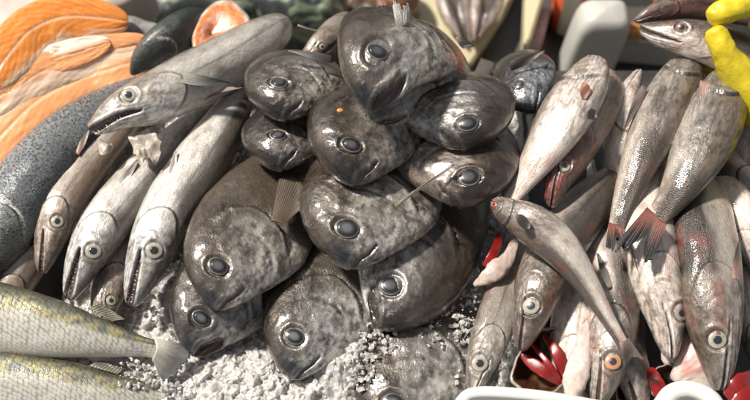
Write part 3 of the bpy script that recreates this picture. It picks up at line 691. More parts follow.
R1 = wh('belly up white whiting leaning on the dark pomfrets', [(594, 60, .15), (588, 78, .165), (573, 104, .17), (553, 137, .165), (532, 168, .155), (512, 196, .14), (502, 212, .135)], 62, 'R', dict(wb, back=(.3, .24, .2), split=.3), roll=-48, noeye=True, prof='stout')
R3 = wh('dark backed whiting with a small reddish forked tail, upper one', [(692, 56, .13), (682, 76, .145), (667, 106, .15), (650, 140, .15), (635, 175, .145), (623, 208, .135), (616, 234, .13)], 54, 'L', dict(split=-.4, red=.1, ll=.6, back=(.085, .072, .06), belly=(.5, .46, .42), tint=(.9, .86, .82)), roll=10, noeye=True, prof='stout')
R4 = wh('dark backed whiting with a wide ragged black tail, right of the upper one', [(731, 70, .14), (724, 92, .155), (711, 124, .16), (696, 157, .16), (680, 186, .155), (666, 206, .145), (652, 222, .14)], 66, 'L', dict(split=-.4, red=.1, ll=.6, back=(.085, .072, .06), belly=(.5, .46, .42), tint=(.9, .86, .82)), roll=10, noeye=True, prof='stout')
R7 = wh('curved small whiting with a red eye lying across the others', [(493, 201, .155), (508, 212, .165), (532, 226, .17), (560, 248, .165), (585, 280, .155), (606, 315, .145), (628, 352, .135)], 44, 'R', dict(belly=(.64, .60, .56), back=(.13, .11, .095), split=-.02, headf=.6, head=(.24, .19, .17)), roll=-14, eyek='red', eye=(.22, -.02), rs=.72, prof='slim')
fin(R3, 'tail_fin', [(609, 222, .155), (624, 228, .155)], [(605, 249, .16), (612, 253, .16), (618, 240, .16), (624, 251, .16), (631, 247, .16)], .155, (.24, .075, .055), (.02, .018, .016), rays=12, rag=.25, ridge=.0003, dh=0)
fin(R4, 'tail_fin', [(647, 207, .165), (667, 224, .165)], [(612, 248, .165), (618, 257, .165), (632, 251, .165), (645, 238, .165), (641, 261, .165), (650, 264, .165), (656, 255, .165)], .165, (.24, .085, .065), (.016, .015, .014), rays=18, rag=.28, ridge=.0003, dh=0)
fin(R7, 'tail_fin', [(619, 342, .155), (629, 338, .155)], [(626, 366, .15), (634, 358, .15), (645, 362, .15)], .15, (.22, .15, .13), (.08, .06, .05), rays=6, rag=.1)
fin(R3, 'pectoral_fin', [(641, 84, .172), (648, 89, .172)], [(622, 130, .165), (625, 132, .165)], .17, (.17, .13, .11), (.09, .07, .06), rays=5, rag=.04)
fin(R4, 'pectoral_fin', [(700, 80, .19), (710, 83, .19)], [(696, 113, .185), (704, 118, .185), (713, 114, .185)], .185, (.38, .22, .19), (.09, .085, .085), rays=10, rag=.06)
fin(R1, 'pelvic_fin', [(581, 82, .215), (590, 85, .215)], [(581, 102, .21), (589, 97, .21)], .215, (.40, .14, .10), (.35, .18, .13), rays=5, rag=.06)
fin(R1, 'anal_fin', [(585, 113, .205), (592, 108, .205)], [(593, 122, .20), (599, 116, .20)], .205, (.05, .04, .04), (.06, .05, .045), rays=5, rag=.06)
fin(R1, 'tail_fin', [(505, 200, .15), (512, 207, .15)], [(492, 214, .14), (500, 222, .14)], .14, (.3, .25, .21), (.1, .08, .07), rays=6, rag=.1)
fin(R7, 'pelvic_fin', [(514, 214, .208), (523, 214, .208)], [(524, 232, .20), (533, 229, .20)], .205, (.10, .085, .07), (.06, .05, .045), rays=6, rag=.08)
fin(R12, 'pectoral_fin', [(607, 289, .13), (613, 287, .13)], [(595, 254, .125), (600, 252, .125)], .13, (.30, .27, .24), (.05, .045, .04), rays=5, rag=.06)
fin(R14, 'pectoral_fin', [(731, 278, .16), (738, 281, .16)], [(738, 238, .155), (742, 240, .155)], .155, (.34, .2, .15), (.06, .055, .05), rays=5, rag=.06, dh=.006)
fin(R13, 'dorsal_fin', [(655, 214, .14), (662, 218, .14)], [(648, 205, .145), (651, 204, .145)], .14, (.15, .12, .1), (.08, .07, .06), rays=4, rag=.06)
fin(R13, 'pelvic_fin', [(668, 240, .14), (672, 262, .14)], [(676, 248, .13), (676, 272, .13)], .13, (.5, .42, .36), (.3, .25, .21), rays=5, rag=.06)
fin(R9, 'pectoral_fin', [(563, 262, .155), (570, 268, .155)], [(590, 238, .15), (594, 243, .15)], .15, (.2, .16, .13), (.08, .07, .06), rays=7, rag=.06, dh=0)
fin(R14, 'dorsal_fin', [(680, 262, .125), (676, 220, .125)], [(672, 258, .12), (669, 218, .12)], .12, (.14, .12, .1), (.07, .06, .05), rays=12, rag=.1, dh=0)
fin(R13, 'pectoral_fin', [(633, 262, .14), (637, 270, .14)], [(628, 232, .135), (632, 232, .135)], .135, (.4, .34, .3), (.14, .12, .1), rays=6, rag=.1, dh=0)
# =================================================================== open gills, guts, loose pieces
def bowl(root, cx, cy, rx, ry, h, rot=0, deep=.03, mat='cavity', name='gill_cavity', rim=(.62, .56, .5)):
    n = 48; V = []; c = []
    for i, (s, dh) in enumerate([(1.10, -.014), (1.09, .000), (1.03, .002), (.98, .0), (.88, -.3*deep), (.7, -.7*deep), (.4, -.95*deep), (.05, -deep)]):
        for j in range(n):
            a = 2*math.pi*j/n; q = s*(1+.07*math.sin(3*a+1)+.05*math.sin(5*a+2)+.03*math.sin(11*a))
            x, y = rx*q*math.cos(a), ry*q*math.sin(a)
            X, Y = x*math.cos(rot)-y*math.sin(rot), x*math.sin(rot)+y*math.cos(rot)
            V.append(P(cx+X, cy+Y, h+dh)); c.append(s)
    V = np.array(V); c = np.array(c)
    R_ = (V-V.mean(0))*14; n1 = fbm(R_*3, 5, 4)
    col = mix(mix((.05, .018, .012), (.30, .15, .07), ss(.5, .72, n1)), np.array(rim)*.6, ss(.98, 1.04, c)*ss(.3, .55, n1+.1))
    return mesh(name, V, gridF(8, n, True), M['flesh'], root, dict(col=col, aux=np.tile([.15, 0, .6], (len(V), 1)), rest=R_, suv=R_))
def strip(root, pts, w, name='gill_filament', mat=None, wid=None, power=.4):
    """a soft rounded ribbon along px points"""
    n, m = 40, 14; C = spline(np.array([P(*q) for q in pts]), n); T = np.gradient(C, axis=0); T /= np.linalg.norm(T, axis=1)[:, None]
    V = []; W = w*depth(C[0])/FPX/2
    for i in range(n):
        N = CAM-C[i]; N -= (N@T[i])*T[i]; N /= np.linalg.norm(N); B = np.cross(T[i], N); u = i/(n-1)
        ww = W*max(math.sin(math.pi*min(max(u*.94+.03, 0), 1)), .04)**power*(1+.03*math.sin(i*.9))
        for j in range(m):
            a = 2*math.pi*j/m; V.append(C[i]+B*ww*math.cos(a)+N*ww*.14*math.sin(a))
    return mesh(name, V, gridF(n, m, True), mat or M['gill'], root)
g1 = thing('fish_gill', P(543, 362, .09), 'opened fish throat with bright red gill strips above the white tray corner', 'fish gill')
bowl(g1, 543, 363, 27, 33, .088, rot=.35, deep=.035)
strip(g1, [(519, 353, .086), (532, 363, .092), (548, 374, .094), (562, 386, .084)], 13, power=.75)
strip(g1, [(530, 342, .09), (543, 357, .097), (554, 371, .096), (563, 384, .086)], 6, power=.7)
strip(g1, [(543, 335, .09), (555, 349, .097), (561, 365, .094), (563, 382, .084)], 12, power=.75)
g2 = thing('fish_gill', P(655, 380, .08), 'single red gill lobe between two dark throats at the bottom', 'fish gill')
bowl(g2, 668, 382, 17, 16, .075, deep=.03); bowl(g2, 632, 386, 16, 17, .07, deep=.03, rim=(.4, .35, .3))
strip(g2, [(650, 368, .09), (655, 380, .095), (662, 396, .09), (664, 410, .08)], 15)
g3 = thing('fish_gill', P(745, 390, .09), 'round red gill clump in the bottom right corner', 'fish gill')
strip(g3, [(727, 398, .10), (740, 388, .11), (756, 384, .10), (770, 384, .1)], 28)
strip(g3, [(732, 408, .11), (745, 398, .115), (760, 394, .11), (770, 394, .1)], 20)
g4 = thing('fish_jaw', P(490, 262, .10), 'torn pale jaw with a red gill between the dark pomfret and the whitings', 'fish jaw')
strip(g4, [(500, 232, .10), (497, 245, .105), (491, 257, .105), (484, 266, .10)], 9)
def flesh(root, pts, w, c, name, hgt=.5, seed=1, power=.5):
    n, m = 60, 28; C = spline(np.array([P(*q) for q in pts]), n); T = np.gradient(C, axis=0); T /= np.linalg.norm(T, axis=1)[:, None]
    V = []; W = w*depth(C[0])/FPX/2; R_ = []
    for i in range(n):
        N = CAM-C[i]; N -= (N@T[i])*T[i]; N /= np.linalg.norm(N); B = np.cross(T[i], N); u = i/(n-1)
        ww = W*max(math.sin(math.pi*(u*.96+.02)**.8), .05)**power*(1+.18*math.sin(u*9+seed))
        for j in range(m):
            a = 2*math.pi*j/m; V.append(C[i]+B*ww*math.cos(a)+N*ww*hgt*math.sin(a)); R_.append((u*3, math.cos(a)*.5, math.sin(a)*.5))
    R_ = np.array(R_)+seed; V = np.array(V); n1 = fbm(R_*2.2, seed, 5, .6)
    V = V+(V-np.repeat(C, m, 0))*((n1-.5)*.8)[:, None]
    col = mix(c, (.45, .08, .05), ss(.58, .72, n1)*.6); col = mix(col, np.array(c)*.6, ss(.5, .65, fbm(R_*5, seed+3))*.4)
    return mesh(name, V, gridF(n, m, True), M['flesh'], root, dict(col=col, aux=np.tile([.28, 0, .4], (len(V), 1)), rest=R_, suv=R_))
flesh(g4, [(516, 240, .09), (508, 258, .10), (496, 270, .105), (484, 279, .10), (474, 285, .09)], 17, (.62, .52, .46), 'jaw_flesh', seed=3)
flesh(g4, [(512, 262, .085), (500, 276, .09), (486, 284, .09)], 11, (.5, .32, .28), 'jaw_flesh', seed=5)
g5 = thing('fish_flesh', P(690, 370, .07), 'white torn fish belly under the large whiting at the bottom', 'fish piece')
flesh(g5, [(662, 350, .07), (682, 352, .08), (700, 372, .08), (706, 395, .07)], 46, (.70, .63, .58), 'belly_flesh', seed=9, hgt=.4)
g6 = thing('fish_flesh', P(575, 350, .07), 'pale pink fish belly beside the open red gills', 'fish piece')
flesh(g6, [(570, 400, .09), (578, 370, .10), (586, 335, .10), (588, 300, .085)], 24, (.66, .58, .52), 'belly_flesh', seed=12, hgt=.5)
# =================================================================== trays, ice, counters
def box(name, x0, x1, y0, y1, z0, z1, mat, parent=None, bev=.004, rot=0, piv=None):
    import bmesh
    bm = bmesh.new(); bmesh.ops.create_cube(bm, size=1)
    for v in bm.verts: v.co = Vector(((x0+x1)/2+v.co.x*(x1-x0), (y0+y1)/2+v.co.y*(y1-y0), (z0+z1)/2+v.co.z*(z1-z0)))
    if bev: bmesh.ops.bevel(bm, geom=bm.edges[:], offset=bev, segments=3, affect='EDGES')
    V = np.array([v.co[:] for v in bm.verts]); F = [[v.index for v in f.verts] for f in bm.faces]; bm.free()
    if rot:
        c = np.array(piv if piv is not None else V.mean(0)); a = math.radians(rot)
        R = np.array([[math.cos(a), -math.sin(a), 0], [math.sin(a), math.cos(a), 0], [0, 0, 1]]); V = (V-c)@R.T+c
    return mesh(name, V, F, mat, parent, smooth=False)
base = mesh('counter_bed', [(-.9, -.75, -.03), (.9, -.75, -.03), (.9, .27, -.03), (-.9, .27, -.03), (-.9, -.75, -.06), (.9, -.75, -.06), (.9, .27, -.06), (-.9, .27, -.06)],
            [(0, 1, 2, 3), (7, 6, 5, 4), (0, 4, 5, 1), (3, 2, 6, 7), (1, 5, 6, 2), (0, 3, 7, 4)], M['tray_gap_shade'], smooth=False)
tag(base, kind='structure')
floor = mesh('floor', [(-6, -6, -1.0), (6, -6, -1.0), (6, 8, -1.0), (-6, 8, -1.0)], [(0, 1, 2, 3)], plain('wet floor', (.06, .055, .05), .35, nz=6, c2=(.11, .10, .09), bump=.2), smooth=False)
tag(floor, kind='structure')
def ice():
    nx_, ny_ = 620, 600
    xs = np.linspace(-.42, .22, nx_); ys = np.linspace(-.42, .22, ny_)
    X, Y = np.meshgrid(xs, ys, indexing='ij'); X = X.ravel(); Y = Y.ravel()
    # broken crystals: jittered cells, each with its own height and slope
    H = np.zeros_like(X)
    for cell, amp, sd in ((.023, .008, 3), (.012, .006, 4), (.006, .0034, 5)):
        best = np.full(X.shape, 9.); hv = np.zeros_like(X)
        ci, cj = np.floor(X/cell).astype(np.int64), np.floor(Y/cell).astype(np.int64)
        for a in (-1, 0, 1):
            for b in (-1, 0, 1):
                i, j = ci+a, cj+b; z0 = i*0
                cx = (i+_h(i, j, z0, sd))*cell; cy = (j+_h(i, j, z0+1, sd))*cell
                d = np.hypot(X-cx, Y-cy); m = d < best
                v = amp*(_h(i, j, z0+2, sd)+((X-cx)*(_h(i, j, z0+3, sd)-.5)+(Y-cy)*(_h(i, j, z0+4, sd)-.5))/cell*1.3)
                hv = np.where(m, v, hv); best = np.where(m, d, best)
        H += hv
    p = np.stack([X, Y, 0*X], 1)
    H += .03*fbm(p*9, 4, 4)-.018
    # a drift of ice in front of the dark fish
    def bumpat(px, py, r, a):
        c = P(px, py, .03); return a*np.exp(-((X-c[0])**2+(Y-c[1])**2)/(2*r*r))
    H += bumpat(240, 385, .05, .03)+bumpat(340, 385, .04, .022)+bumpat(466, 320, .016, .022)+bumpat(175, 400, .05, .012)+bumpat(350, 360, .02, .02)+bumpat(290, 410, .05, .02)
    H += bumpat(133, 374, .018, .02)+bumpat(165, 386, .016, .02)+bumpat(378, 340, .018, .022)+bumpat(215, 384, .03, .015)+bumpat(355, 375, .025, .018)+bumpat(440, 330, .025, .008)+bumpat(335, 350, .02, .01)
    fall = ss(-.42, -.38, X)*ss(.22, .19, X); H = H*fall-.05*(1-fall)
    V = np.stack([X, Y, H], 1)
    F = gridF(nx_, ny_)
    cube = np.array([(a, b, c) for a in (-1, 1) for b in (-1, 1) for c in (-1, 1)], float)
    cf = np.array([(0, 1, 3, 2), (4, 6, 7, 5), (0, 4, 5, 1), (2, 3, 7, 6), (0, 2, 6, 4), (1, 5, 7, 3)])
    Vs = [V]; Fs = [F]; n = len(V)
    Hg = H.reshape(nx_, ny_)
    def chunk(c, s):
        nonlocal n
        q = cube*(rng.uniform(.35, 1, 3))+rng.uniform(-.35, .35, (8, 3))
        a, b, _ = np.linalg.qr(rng.normal(size=(3, 3)))[0]
        R = np.linalg.qr(rng.normal(size=(3, 3)))[0]
        Vs.append(c+q@R.T*s); Fs.append(cf+n); n += 8
    for k in range(1800):
        x = rng.uniform(-.38, .2); y = rng.uniform(-.4, .1)
        i = int((x+.42)/.64*(nx_-1)); j = int((y+.42)/.64*(ny_-1))
        chunk(np.array([x, y, Hg[i, j]-.0005]), rng.uniform(.0008, .0030)*rng.uniform(.5, 1))
    # bits of ice lying on and between the fish
    for (px, py, h, r, cnt, s) in [(183, 262, .06, 9, 70, .004), (188, 240, .055, 6, 30, .004), (172, 270, .05, 8, 40, .004), (262, 142, .09, 7, 40, .004), (133, 374, .045, 18, 150, .0045), (165, 385, .045, 14, 80, .0045),
                                   (352, 300, .05, 12, 60, .004), (378, 340, .062, 20, 320, .0045), (366, 372, .06, 20, 340, .005), (440, 322, .062, 26, 260, .004), (468, 330, .06, 14, 260, .004), (360, 320, .05, 10, 50, .004), (470, 300, .05, 12, 90, .004), (478, 275, .06, 8, 40, .0035),
                                   (455, 365, .05, 18, 90, .004), (430, 300, .06, 10, 40, .0035), (148, 300, .045, 10, 40, .004), (155, 315, .045, 10, 60, .004)]:
        for _ in range(int(cnt*.45)):
            a = rng.uniform(0, 6.283); q = r*math.sqrt(rng.uniform())
            chunk(P(px+q*math.cos(a), py+q*math.sin(a), h+rng.uniform(-.012, .004)), s*.8*rng.uniform(.2, 1)**1.3)
    o = mesh('crushed_ice', np.vstack(Vs), np.vstack(Fs), M['ice'], None, smooth=True)
    o.data.polygons.foreach_set('use_smooth', np.r_[np.ones(len(F), bool), np.zeros(len(o.data.polygons)-len(F), bool)])
    tag(o, kind='stuff'); tag(o, 'crushed white ice heaped under and around the fish', 'ice')
ice()
white = plain('white plastic', (.72, .71, .67), .3, coat=.3, nz=20, c2=(.66, .65, .60), sss=.1)
def tray(label, pts, h, w, drop=.05):
    """rim and wall of a plastic tray following px points"""
    n = 60; C = spline(np.array([P(px, py, h) for px, py in pts]), n); prof = [(-.5, -drop/w), (-.5, -.2), (-.42, 0), (-.2, .12), (.1, .14), (.4, .05), (.5, -.15), (.5, -drop/w)]
    T = np.gradient(C, axis=0); T /= np.linalg.norm(T, axis=1)[:, None]; V = []
    for i in range(n):
        B = np.cross(T[i], (0, 0, 1)); B /= np.linalg.norm(B)
        for a, b in prof: V.append(C[i]+B*a*w+np.array([0, 0, b*w]))
    o = mesh('plastic_tray', V, gridF(n, len(prof)), white, None); tag(o, label, 'tray')
tray('white plastic tray corner under the slim whiting at the bottom edge', [(452, 425), (462, 400), (478, 391.5), (520, 393), (560, 398), (610, 407)], .125, .013)
tray('small white tray edge below the torn fish belly', [(655, 425), (668, 396), (684, 388), (702, 391), (716, 402), (722, 425)], .10, .02)
# =================================================================== background: work counter, board, jug, cup
Z0 = -.33
def bgp(px, py, z=Z0): return P(px, py, z)
wc = mesh('work_counter', [(-2.5, .30, Z0), (2.5, .30, Z0), (2.5, 2.2, Z0), (-2.5, 2.2, Z0), (-2.5, .30, Z0-.04), (2.5, .30, Z0-.04), (2.5, 2.2, Z0-.04), (-2.5, 2.2, Z0-.04)],
     [(0, 1, 2, 3), (7, 6, 5, 4), (0, 4, 5, 1), (3, 2, 6, 7), (1, 5, 6, 2), (0, 3, 7, 4)], plain('dark steel counter', (.075, .07, .06), .3, metal=.5, nz=5, c2=(.04, .036, .03)), smooth=False)
tag(wc, kind='structure')
def prism(name, px, z0, z1, mat, label=None, cat=None, parent=None, bev=.003):
    """a slab with the given footprint (px points on its top face)"""
    import bmesh
    pts = [P(a, b, z1) for a, b in px]; bm = bmesh.new()
    top = [bm.verts.new(p) for p in pts]; bot = [bm.verts.new((p[0], p[1], z0)) for p in pts]; n = len(pts)
    bm.faces.new(top); bm.faces.new(bot[::-1])
    for i in range(n): bm.faces.new((top[i], bot[i], bot[(i+1) % n], top[(i+1) % n]))
    bmesh.ops.recalc_face_normals(bm, faces=bm.faces[:])
    if bev: bmesh.ops.bevel(bm, geom=bm.edges[:], offset=bev, segments=2, affect='EDGES')
    V = np.array([v.co[:] for v in bm.verts]); bm.verts.index_update(); F = [[v.index for v in f.verts] for f in bm.faces]; bm.free()
    o = mesh(name, V, F, mat, parent, smooth=False)
    if label: tag(o, label, cat)
    return o
cream = plain('cream plastic board', (.62, .55, .36), .45, nz=8, c2=(.50, .43, .27))
prism('cutting_board', [(375, -30), (525, -30), (505, 12), (470, 64), (395, 64)], Z0+.002, Z0+.03, cream, 'cream cutting board with dark fish lying on it', 'cutting board')
prism('steel_channel', [(540, -10), (556, -10), (533, 78), (500, 90)], Z0+.002, Z0+.05, M['steel'], 'steel trough slanting between the board and the plastic jug', 'steel trough')
prism('plastic_box', [(527, -20), (548, -20), (530, 40), (524, 44)], Z0+.06, Z0+.12, cream, 'cream plastic box standing behind the steel trough', 'box')
prism('metal_shelf', [(612, 36), (780, 50), (780, 55), (612, 41)], Z0+.04, Z0+.10, plain('galvanised bar', (.5, .48, .44), .35, metal=.4), 'light metal bar of the shelf below the held fish', 'shelf')
prism('dark_tray', [(600, 52), (780, 62), (780, 92), (600, 92)], Z0+.002, Z0+.03, plain('dark tray', (.10, .095, .085), .35, nz=9, c2=(.055, .05, .045)), 'dark shallow tray behind the whitings', 'tray')
# dark fish on the board
for k, (a, b, c, D, lab) in enumerate([((438, -26), (446, 8), (462, 40), 17, 'narrow dark fish on the cutting board, leftmost of the bunch'), ((462, -28), (462, 5), (470, 42), 16, 'narrow dark fish on the cutting board, second from the left'),
        ((482, -26), (478, 6), (474, 40), 15, 'narrow dark fish on the cutting board, second from the right'), ((505, -22), (494, 8), (479, 36), 16, 'narrow dark fish on the cutting board, rightmost of the bunch')]):
    fish('hake', 'small_fish', lab, [(*a, Z0+.06), (*b, Z0+.065), (*c, Z0+.055)], D, 'LR'[k % 2], noeye=True, nx=70, nt=36, group='narrow dark fish bunched on the cutting board',
         style=dict(back=(.06, .04, .035), belly=(.40, .33, .30), split=.0, red=.2))
# cup
def lathe(name, c, prof, mat, parent=None, n=40, squash=1.):
    V = []
    for r, z in prof:
        for j in range(n):
            a = 2*math.pi*j/n; V.append((c[0]+r*math.cos(a), c[1]+r*squash*math.sin(a), c[2]+z))
    return mesh(name, V, gridF(len(prof), n, True), mat, parent)
cc = bgp(566, 24); cup = thing('cup', cc, 'orange cup with a white band beside the plastic jug', 'cup')
R0 = .038
lathe('cup_body', cc, [(0.001, .0), (R0*.75, .0), (R0*.8, .004), (R0, .15), (R0*.94, .15), (R0*.72, .01), (.001, .01)], plain('orange paper', (.62, .10, .03), .5), cup)
V = []
for i in range(8):
    for j in range(9):
        a = math.radians(-128+j*6); r = (R0*.8+(R0*.2)*i/7)*1.012+.0005; V.append((cc[0]+r*math.cos(a), cc[1]+r*math.sin(a), cc[2]+.006+.14*i/7))
mesh('cup_stripe', V, gridF(8, 9), plain('white paper', (.62, .58, .5), .5), cup)
# jug: rounded translucent bottle, standing
def jug():
    c = bgp(582, 90); root = thing('plastic_jug', c, 'translucent white plastic jug standing behind the whitings', 'jug')
    V = []; n = 48; hs = [0, .006, .02, .05, .09, .13, .155, .17, .18, .186, .19]; sc = [.6, .94, 1, 1, 1, .99, .96, .90, .78, .6, .02]
    for z, s in zip(hs, sc):
        for j in range(n):
            a = 2*math.pi*j/n; q = (abs(math.cos(a))**5+abs(math.sin(a))**5)**(-1/5)
            V.append((c[0]+.044*s*q*math.cos(a)+.012*z/.19, c[1]+.034*s*q*math.sin(a)+.03, c[2]+z))
    mesh('bottle', V, gridF(len(hs), n, True), plain('cloudy plastic', (.52, .51, .47), .35, sss=.6, nz=10, c2=(.48, .47, .43)), root)
jug()
tb = P(600, -2, Z0+.2); ta = P(588, 12, Z0+.1)
h_ = thing('brush_handle', ta, 'thin teal plastic handle leaning behind the jug', 'handle')
def rod(name, a, b, r, mat, parent, n=14):
    a, b = np.array(a), np.array(b); d = b-a; L = np.linalg.norm(d); d /= L; u = np.cross(d, (0, 0, 1.)); u /= np.linalg.norm(u); w = np.cross(d, u); V = []
    for t, rr in ((0, .1), (0, .8), (.02, 1), (.98, 1), (1, .8), (1, .1)):
        for j in range(n): V.append(a+d*L*t+r*rr*(math.cos(2*math.pi*j/n)*u+math.sin(2*math.pi*j/n)*w))
    return mesh(name, V, gridF(6, n, True), mat, parent)
rod('handle_bar', ta, P(606, -22, Z0+.2), .0055, plain('teal plastic', (.0, .22, .17), .4), h_)
kn = P(603, 10, Z0+.12)
k0 = thing('coat_hook', kn, 'small round shiny metal knob beside the teal handle', 'knob'); lathe('knob_head', kn, [(.001, .012), (.006, .011), (.010, .005), (.011, 0), (.009, -.006), (.004, -.01), (.004, -.1), (.001, -.1)], plain('polished steel', (.75, .75, .72), .15, metal=.9), k0)
for (px, py, r, lab) in ((634, 31, .014, 'larger orange crumb of fish on the counter by the held fish'), (660, 32, .009, 'smaller orange crumb close to the mouth of the held fish')):
    c = bgp(px, py, Z0+.12); V = []
    for i in range(9):
        for j in range(16):
            a = math.pi*i/8; b = 2*math.pi*j/16; q = r*(1+.2*math.sin(3*b+i)); V.append(c+np.array([1.6*q*math.sin(a)*math.cos(b), q*math.sin(a)*math.sin(b), .7*q*math.cos(a)]))
    tag(mesh('fish_scrap', V, gridF(9, 16, True), plain('orange scrap', (.55, .24, .07), .4, nz=60, c2=(.4, .16, .05)), None), lab, 'fish scrap')
prism('steel_ledge', [(605, 6), (700, 6), (700, 28), (608, 44)], Z0+.05, Z0+.10, plain('dark steel', (.13, .125, .11), .3, metal=.5), 'dark steel ledge under the orange crumbs', 'ledge')
prism('orange_crate', [(660, -25), (712, -25), (712, 2), (660, 2)], Z0+.11, Z0+.16, plain('orange plastic', (.55, .16, .03), .4), 'orange crate edge at the top behind the held fish', 'crate')
# patterned cloth and bags
def cloth(label, pts, mat, h, lift, cat='bag', name='cloth_bag', seed=2, fold=.012):
    n = 90; cen = np.mean([P(a, b, h) for a, b in pts], 0); per = spline(np.array([P(a, b, h) for a, b in pts+pts[:1]]), n+1)[:-1]; V = []
    for i in range(26):
        s = i/25
        for j in range(n):
            p = cen+(per[j]-cen)*s; V.append(p+np.array([0, 0, lift*math.sqrt(max(1-s*s, 0))]))
    V = np.array(V); V[:, 2] += fold*(fbm(V*np.array([22, 9, 9]), seed, 4)-.5)*4*np.repeat(1-np.linspace(0, 1, 26)**6*.6, n)
    V = np.vstack([V, per-np.array([0, 0, .06])])
    tag(mesh(name, V, gridF(27, n, True), mat, None), label, cat)
def leafmat(name, cols, sc, det=3):
    m, nt, b = newmat(name); tc = nd(nt, 'ShaderNodeTexCoord'); mp = nd(nt, 'ShaderNodeMapping'); nt.links.new(tc.outputs['Object'], mp.inputs[0]); mp.inputs['Scale'].default_value = (1.2, 4.2, 2); mp.inputs['Rotation'].default_value = (0, 0, .9)
    n = nd(nt, 'ShaderNodeTexNoise'); nt.links.new(mp.outputs[0], n.inputs['Vector']); n.inputs['Scale'].default_value = sc; n.inputs['Detail'].default_value = det; n.inputs['Distortion'].default_value = .8
    r = nd(nt, 'ShaderNodeValToRGB'); nt.links.new(n.outputs['Fac'], r.inputs[0]); r.color_ramp.interpolation = 'LINEAR'
    e = r.color_ramp.elements; e[0].position = cols[0][0]; e[0].color = (*cols[0][1], 1); e[1].position = cols[-1][0]; e[1].color = (*cols[-1][1], 1)
    for p, c in cols[1:-1]: x = e.new(p); x.color = (*c, 1)
    nt.links.new(r.outputs[0], b.inputs['Base Color']); b.inputs['Roughness'].default_value = .45; b.inputs['Coat Weight'].default_value = .3
    return m
leaf = leafmat('dark leafy cloth', [(.40, (.035, .042, .045)), (.50, (.05, .058, .055)), (.56, (.20, .25, .15)), (.62, (.30, .34, .24)), (.70, (.06, .07, .06))], 11)
cloth('dark plastic bag with a pale green leaf print, left part by the salmon', [(138, 12), (142, -20), (200, -30), (262, -22), (258, 10), (240, 22), (175, 26), (148, 26)], leaf, Z0+.16, .05)
cloth('dark plastic bag with a pale green leaf print, right part behind the pomfrets', [(252, 8), (262, -22), (320, -28), (346, -8), (342, 18), (325, 32), (280, 26)], leaf, Z0+.17, .05, seed=9)
cloth('brown and orange bundle behind the topmost pomfret', [(336, 20), (345, -20), (400, -26), (420, 0), (395, 22), (360, 30)], leafmat('brown cloth', [(.4, (.16, .06, .03)), (.55, (.10, .07, .04)), (.65, (.3, .26, .2))], 9), Z0+.08, .03, 'bundle', 'cloth_bundle', 12)
cloth('pale pinkish cloth lining behind the salmon fillets', [(-60, 60), (-60, -40), (60, -40), (150, -20), (120, 10), (60, 14), (25, 35), (0, 70)], plain('pale pink paper', (.56, .47, .41), .5, nz=12, c2=(.48, .40, .34)), .02, .02, 'paper', 'lining_paper', 4, .004)
cloth('crumpled clear ice bag between fillets and dark salmon piece', [(108, 35), (125, 18), (150, 22), (165, 30), (150, 42), (125, 50)], plain('dull wet film', (.28, .27, .25), .3, nz=30, c2=(.14, .14, .13), bump=.5), .04, .015, 'ice bag', 'ice_bag', 6, .006)
# =================================================================== small background fish behind H1 / P2
H7 = fish('hake', 'hake', 'small brownish hake head half hidden behind the upper left pomfret', [(300, 66, .12), (312, 52, .13), (328, 38, .13), (345, 25, .10), (360, 15, .07)], 30, 'R', style=brown, group=HG, nx=110, nt=60, eye=(.9, .1))
fin(H7, 'fin_ray', [(322, 32, .15), (323, 34, .15)], [(297, 24, .16), (297, 26, .16)], .15, (.35, .3, .26), (.3, .26, .22), rays=1)
# orange speck on P4
o = P4.at(.62, .25)[0]; V = []
for i in range(7):
    for j in range(12):
        a = math.pi*i/6; b = 2*math.pi*j/12; V.append(o+.0032*np.array([math.sin(a)*math.cos(b)*1.3, math.sin(a)*math.sin(b), .6*math.cos(a)]))
mesh('orange_speck', V, gridF(7, 12, True), plain('roe', (.7, .25, .04), .3, coat=.8), P4.root)
# =================================================================== held fish and gloved hands
Hf = fish('hake', 'held_fish', 'dark topped fish with an open mouth held up in yellow gloves', [(640, 27, .16), (660, 33, .17), (690, 38, .175), (720, 46, .17), (752, 62, .15), (790, 80, .13)], 48, 'L', group=None, gap=.05,
          style=dict(back=(.07, .045, .042), belly=(.80, .72, .67), split=.25, red=.3, headf=0), eye=(.85, .16), eyek='dark', roll=-5)
Hg = fish('hake', 'held_fish', 'second dark purple fish lying on top in the same gloved grip', [(634, 21, .15), (655, 12, .155), (685, 6, .155), (715, 10, .15), (750, 20, .14), (790, 30, .12)], 27, 'L', noeye=True,
          style=dict(back=(.07, .04, .042), belly=(.16, .10, .10), split=0, red=.3), nx=120, nt=60)
glove = plain('yellow rubber', (.72, .56, .02), .35, coat=.25, nz=55, c2=(.60, .46, .02), bump=1., sss=0)
person = thing('person', P(760, 30, .12), 'person of whom only two hands in yellow rubber gloves show, gripping the fish', 'person')
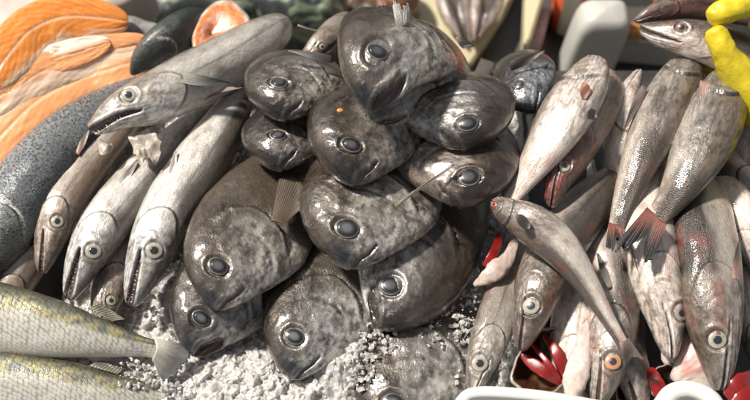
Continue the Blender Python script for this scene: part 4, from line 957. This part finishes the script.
def skin(name, chains, mat, parent, sub=2):
    """one continuous surface grown round joint chains: lists of (px, py, h, r); chain k>0 starts at an index of chain 0"""
    vs = []; ed = []; rad = []; o0 = np.array(parent.location)
    first = []
    for ci, (start, ch) in enumerate(chains):
        prev = None if start is None else start
        for (px, py, h, r) in ch:
            vs.append(tuple(P(px, py, h)-o0)); rad.append(r); i = len(vs)-1
            if prev is not None: ed.append((prev, i))
            prev = i
    me = bpy.data.meshes.new(name); me.from_pydata(vs, ed, []); me.update(); me.materials.append(mat)
    o = bpy.data.objects.new(name, me); COL.objects.link(o); o.parent = parent
    md = o.modifiers.new('skin', 'SKIN'); md.use_smooth_shade = True; md.branch_smoothing = .3
    for i, r in enumerate(rad):
        me.skin_vertices[0].data[i].radius = (r, r)
    me.skin_vertices[0].data[0].use_root = True
    s = o.modifiers.new('sub', 'SUBSURF'); s.levels = sub+1; s.render_levels = sub+1
    tx = bpy.data.textures.new('glove folds', 'CLOUDS'); tx.noise_scale = .011; tx.noise_depth = 2
    dm = o.modifiers.new('folds', 'DISPLACE'); dm.texture = tx; dm.strength = .0045; dm.mid_level = .5; dm.texture_coords = 'LOCAL'
    return o
# the hand below the fish: palm at the lower right, thumb up in front of the fish, fingers under it
skin('glove', [(None, [(840, 190, .10, 0.0435), (795, 135, .135, 0.0410), (757, 95, .165, 0.0346), (736, 72, .19, 0.0243)]),
               (3, [(725, 54, .208, 0.0164), (718, 38, .22, 0.0147), (713, 26, .224, 0.0131)]),
               (2, [(738, 80, .15, 0.0218), (718, 66, .14, 0.0160), (700, 55, .14, 0.0138)]),
               (2, [(740, 92, .14, 0.0205), (720, 78, .13, 0.0154), (702, 67, .13, 0.0133)]),
               (1, [(764, 114, .12, 0.0218), (742, 100, .115, 0.0151), (722, 90, .115, 0.0131)])], glove, person)
# the hand above: fingers coming down over the fish from the upper right
skin('glove', [(None, [(870, -34, .20, 0.0435), (820, -18, .215, 0.0422), (780, -8, .225, 0.0333)]),
               (2, [(754, 0, .232, 0.0198), (728, 11, .232, 0.0164), (705, 19, .228, 0.0143)]),
               (1, [(780, -26, .225, 0.0230), (746, -16, .228, 0.0177), (716, -6, .222, 0.0151)]),
               (2, [(776, 12, .215, 0.0205), (762, 24, .205, 0.0156), (752, 34, .195, 0.0136)])], glove, person)
# =================================================================== light
SUN = Vector((-.52, .26, .80)).normalized()
w = bpy.data.worlds.new('World'); scene.world = w; w.use_nodes = True
nt = w.node_tree; bg = nt.nodes['Background']; sky = nt.nodes.new('ShaderNodeTexSky'); sky.sky_type = 'NISHITA'; sky.sun_disc = False
sky.sun_elevation = math.asin(SUN.z); sky.sun_rotation = math.atan2(SUN.x, SUN.y)
hs = nt.nodes.new('ShaderNodeHueSaturation'); hs.inputs['Saturation'].default_value = .35; nt.links.new(sky.outputs[0], hs.inputs['Color'])
nt.links.new(mixc(nt, 1., hs.outputs[0], (1.03, .99, .94), 'MULTIPLY'), bg.inputs[0]); bg.inputs[1].default_value = .07
sl = bpy.data.lights.new('sun', 'SUN'); sl.energy = 4.1; sl.angle = math.radians(6); sl.color = (1, .945, .865)
so = bpy.data.objects.new('sun', sl); COL.objects.link(so); so.rotation_euler = SUN.to_track_quat('Z', 'Y').to_euler()
vs = scene.view_settings; vs.view_transform = 'Standard'; vs.look = 'None'; vs.exposure = .5; vs.gamma = 1
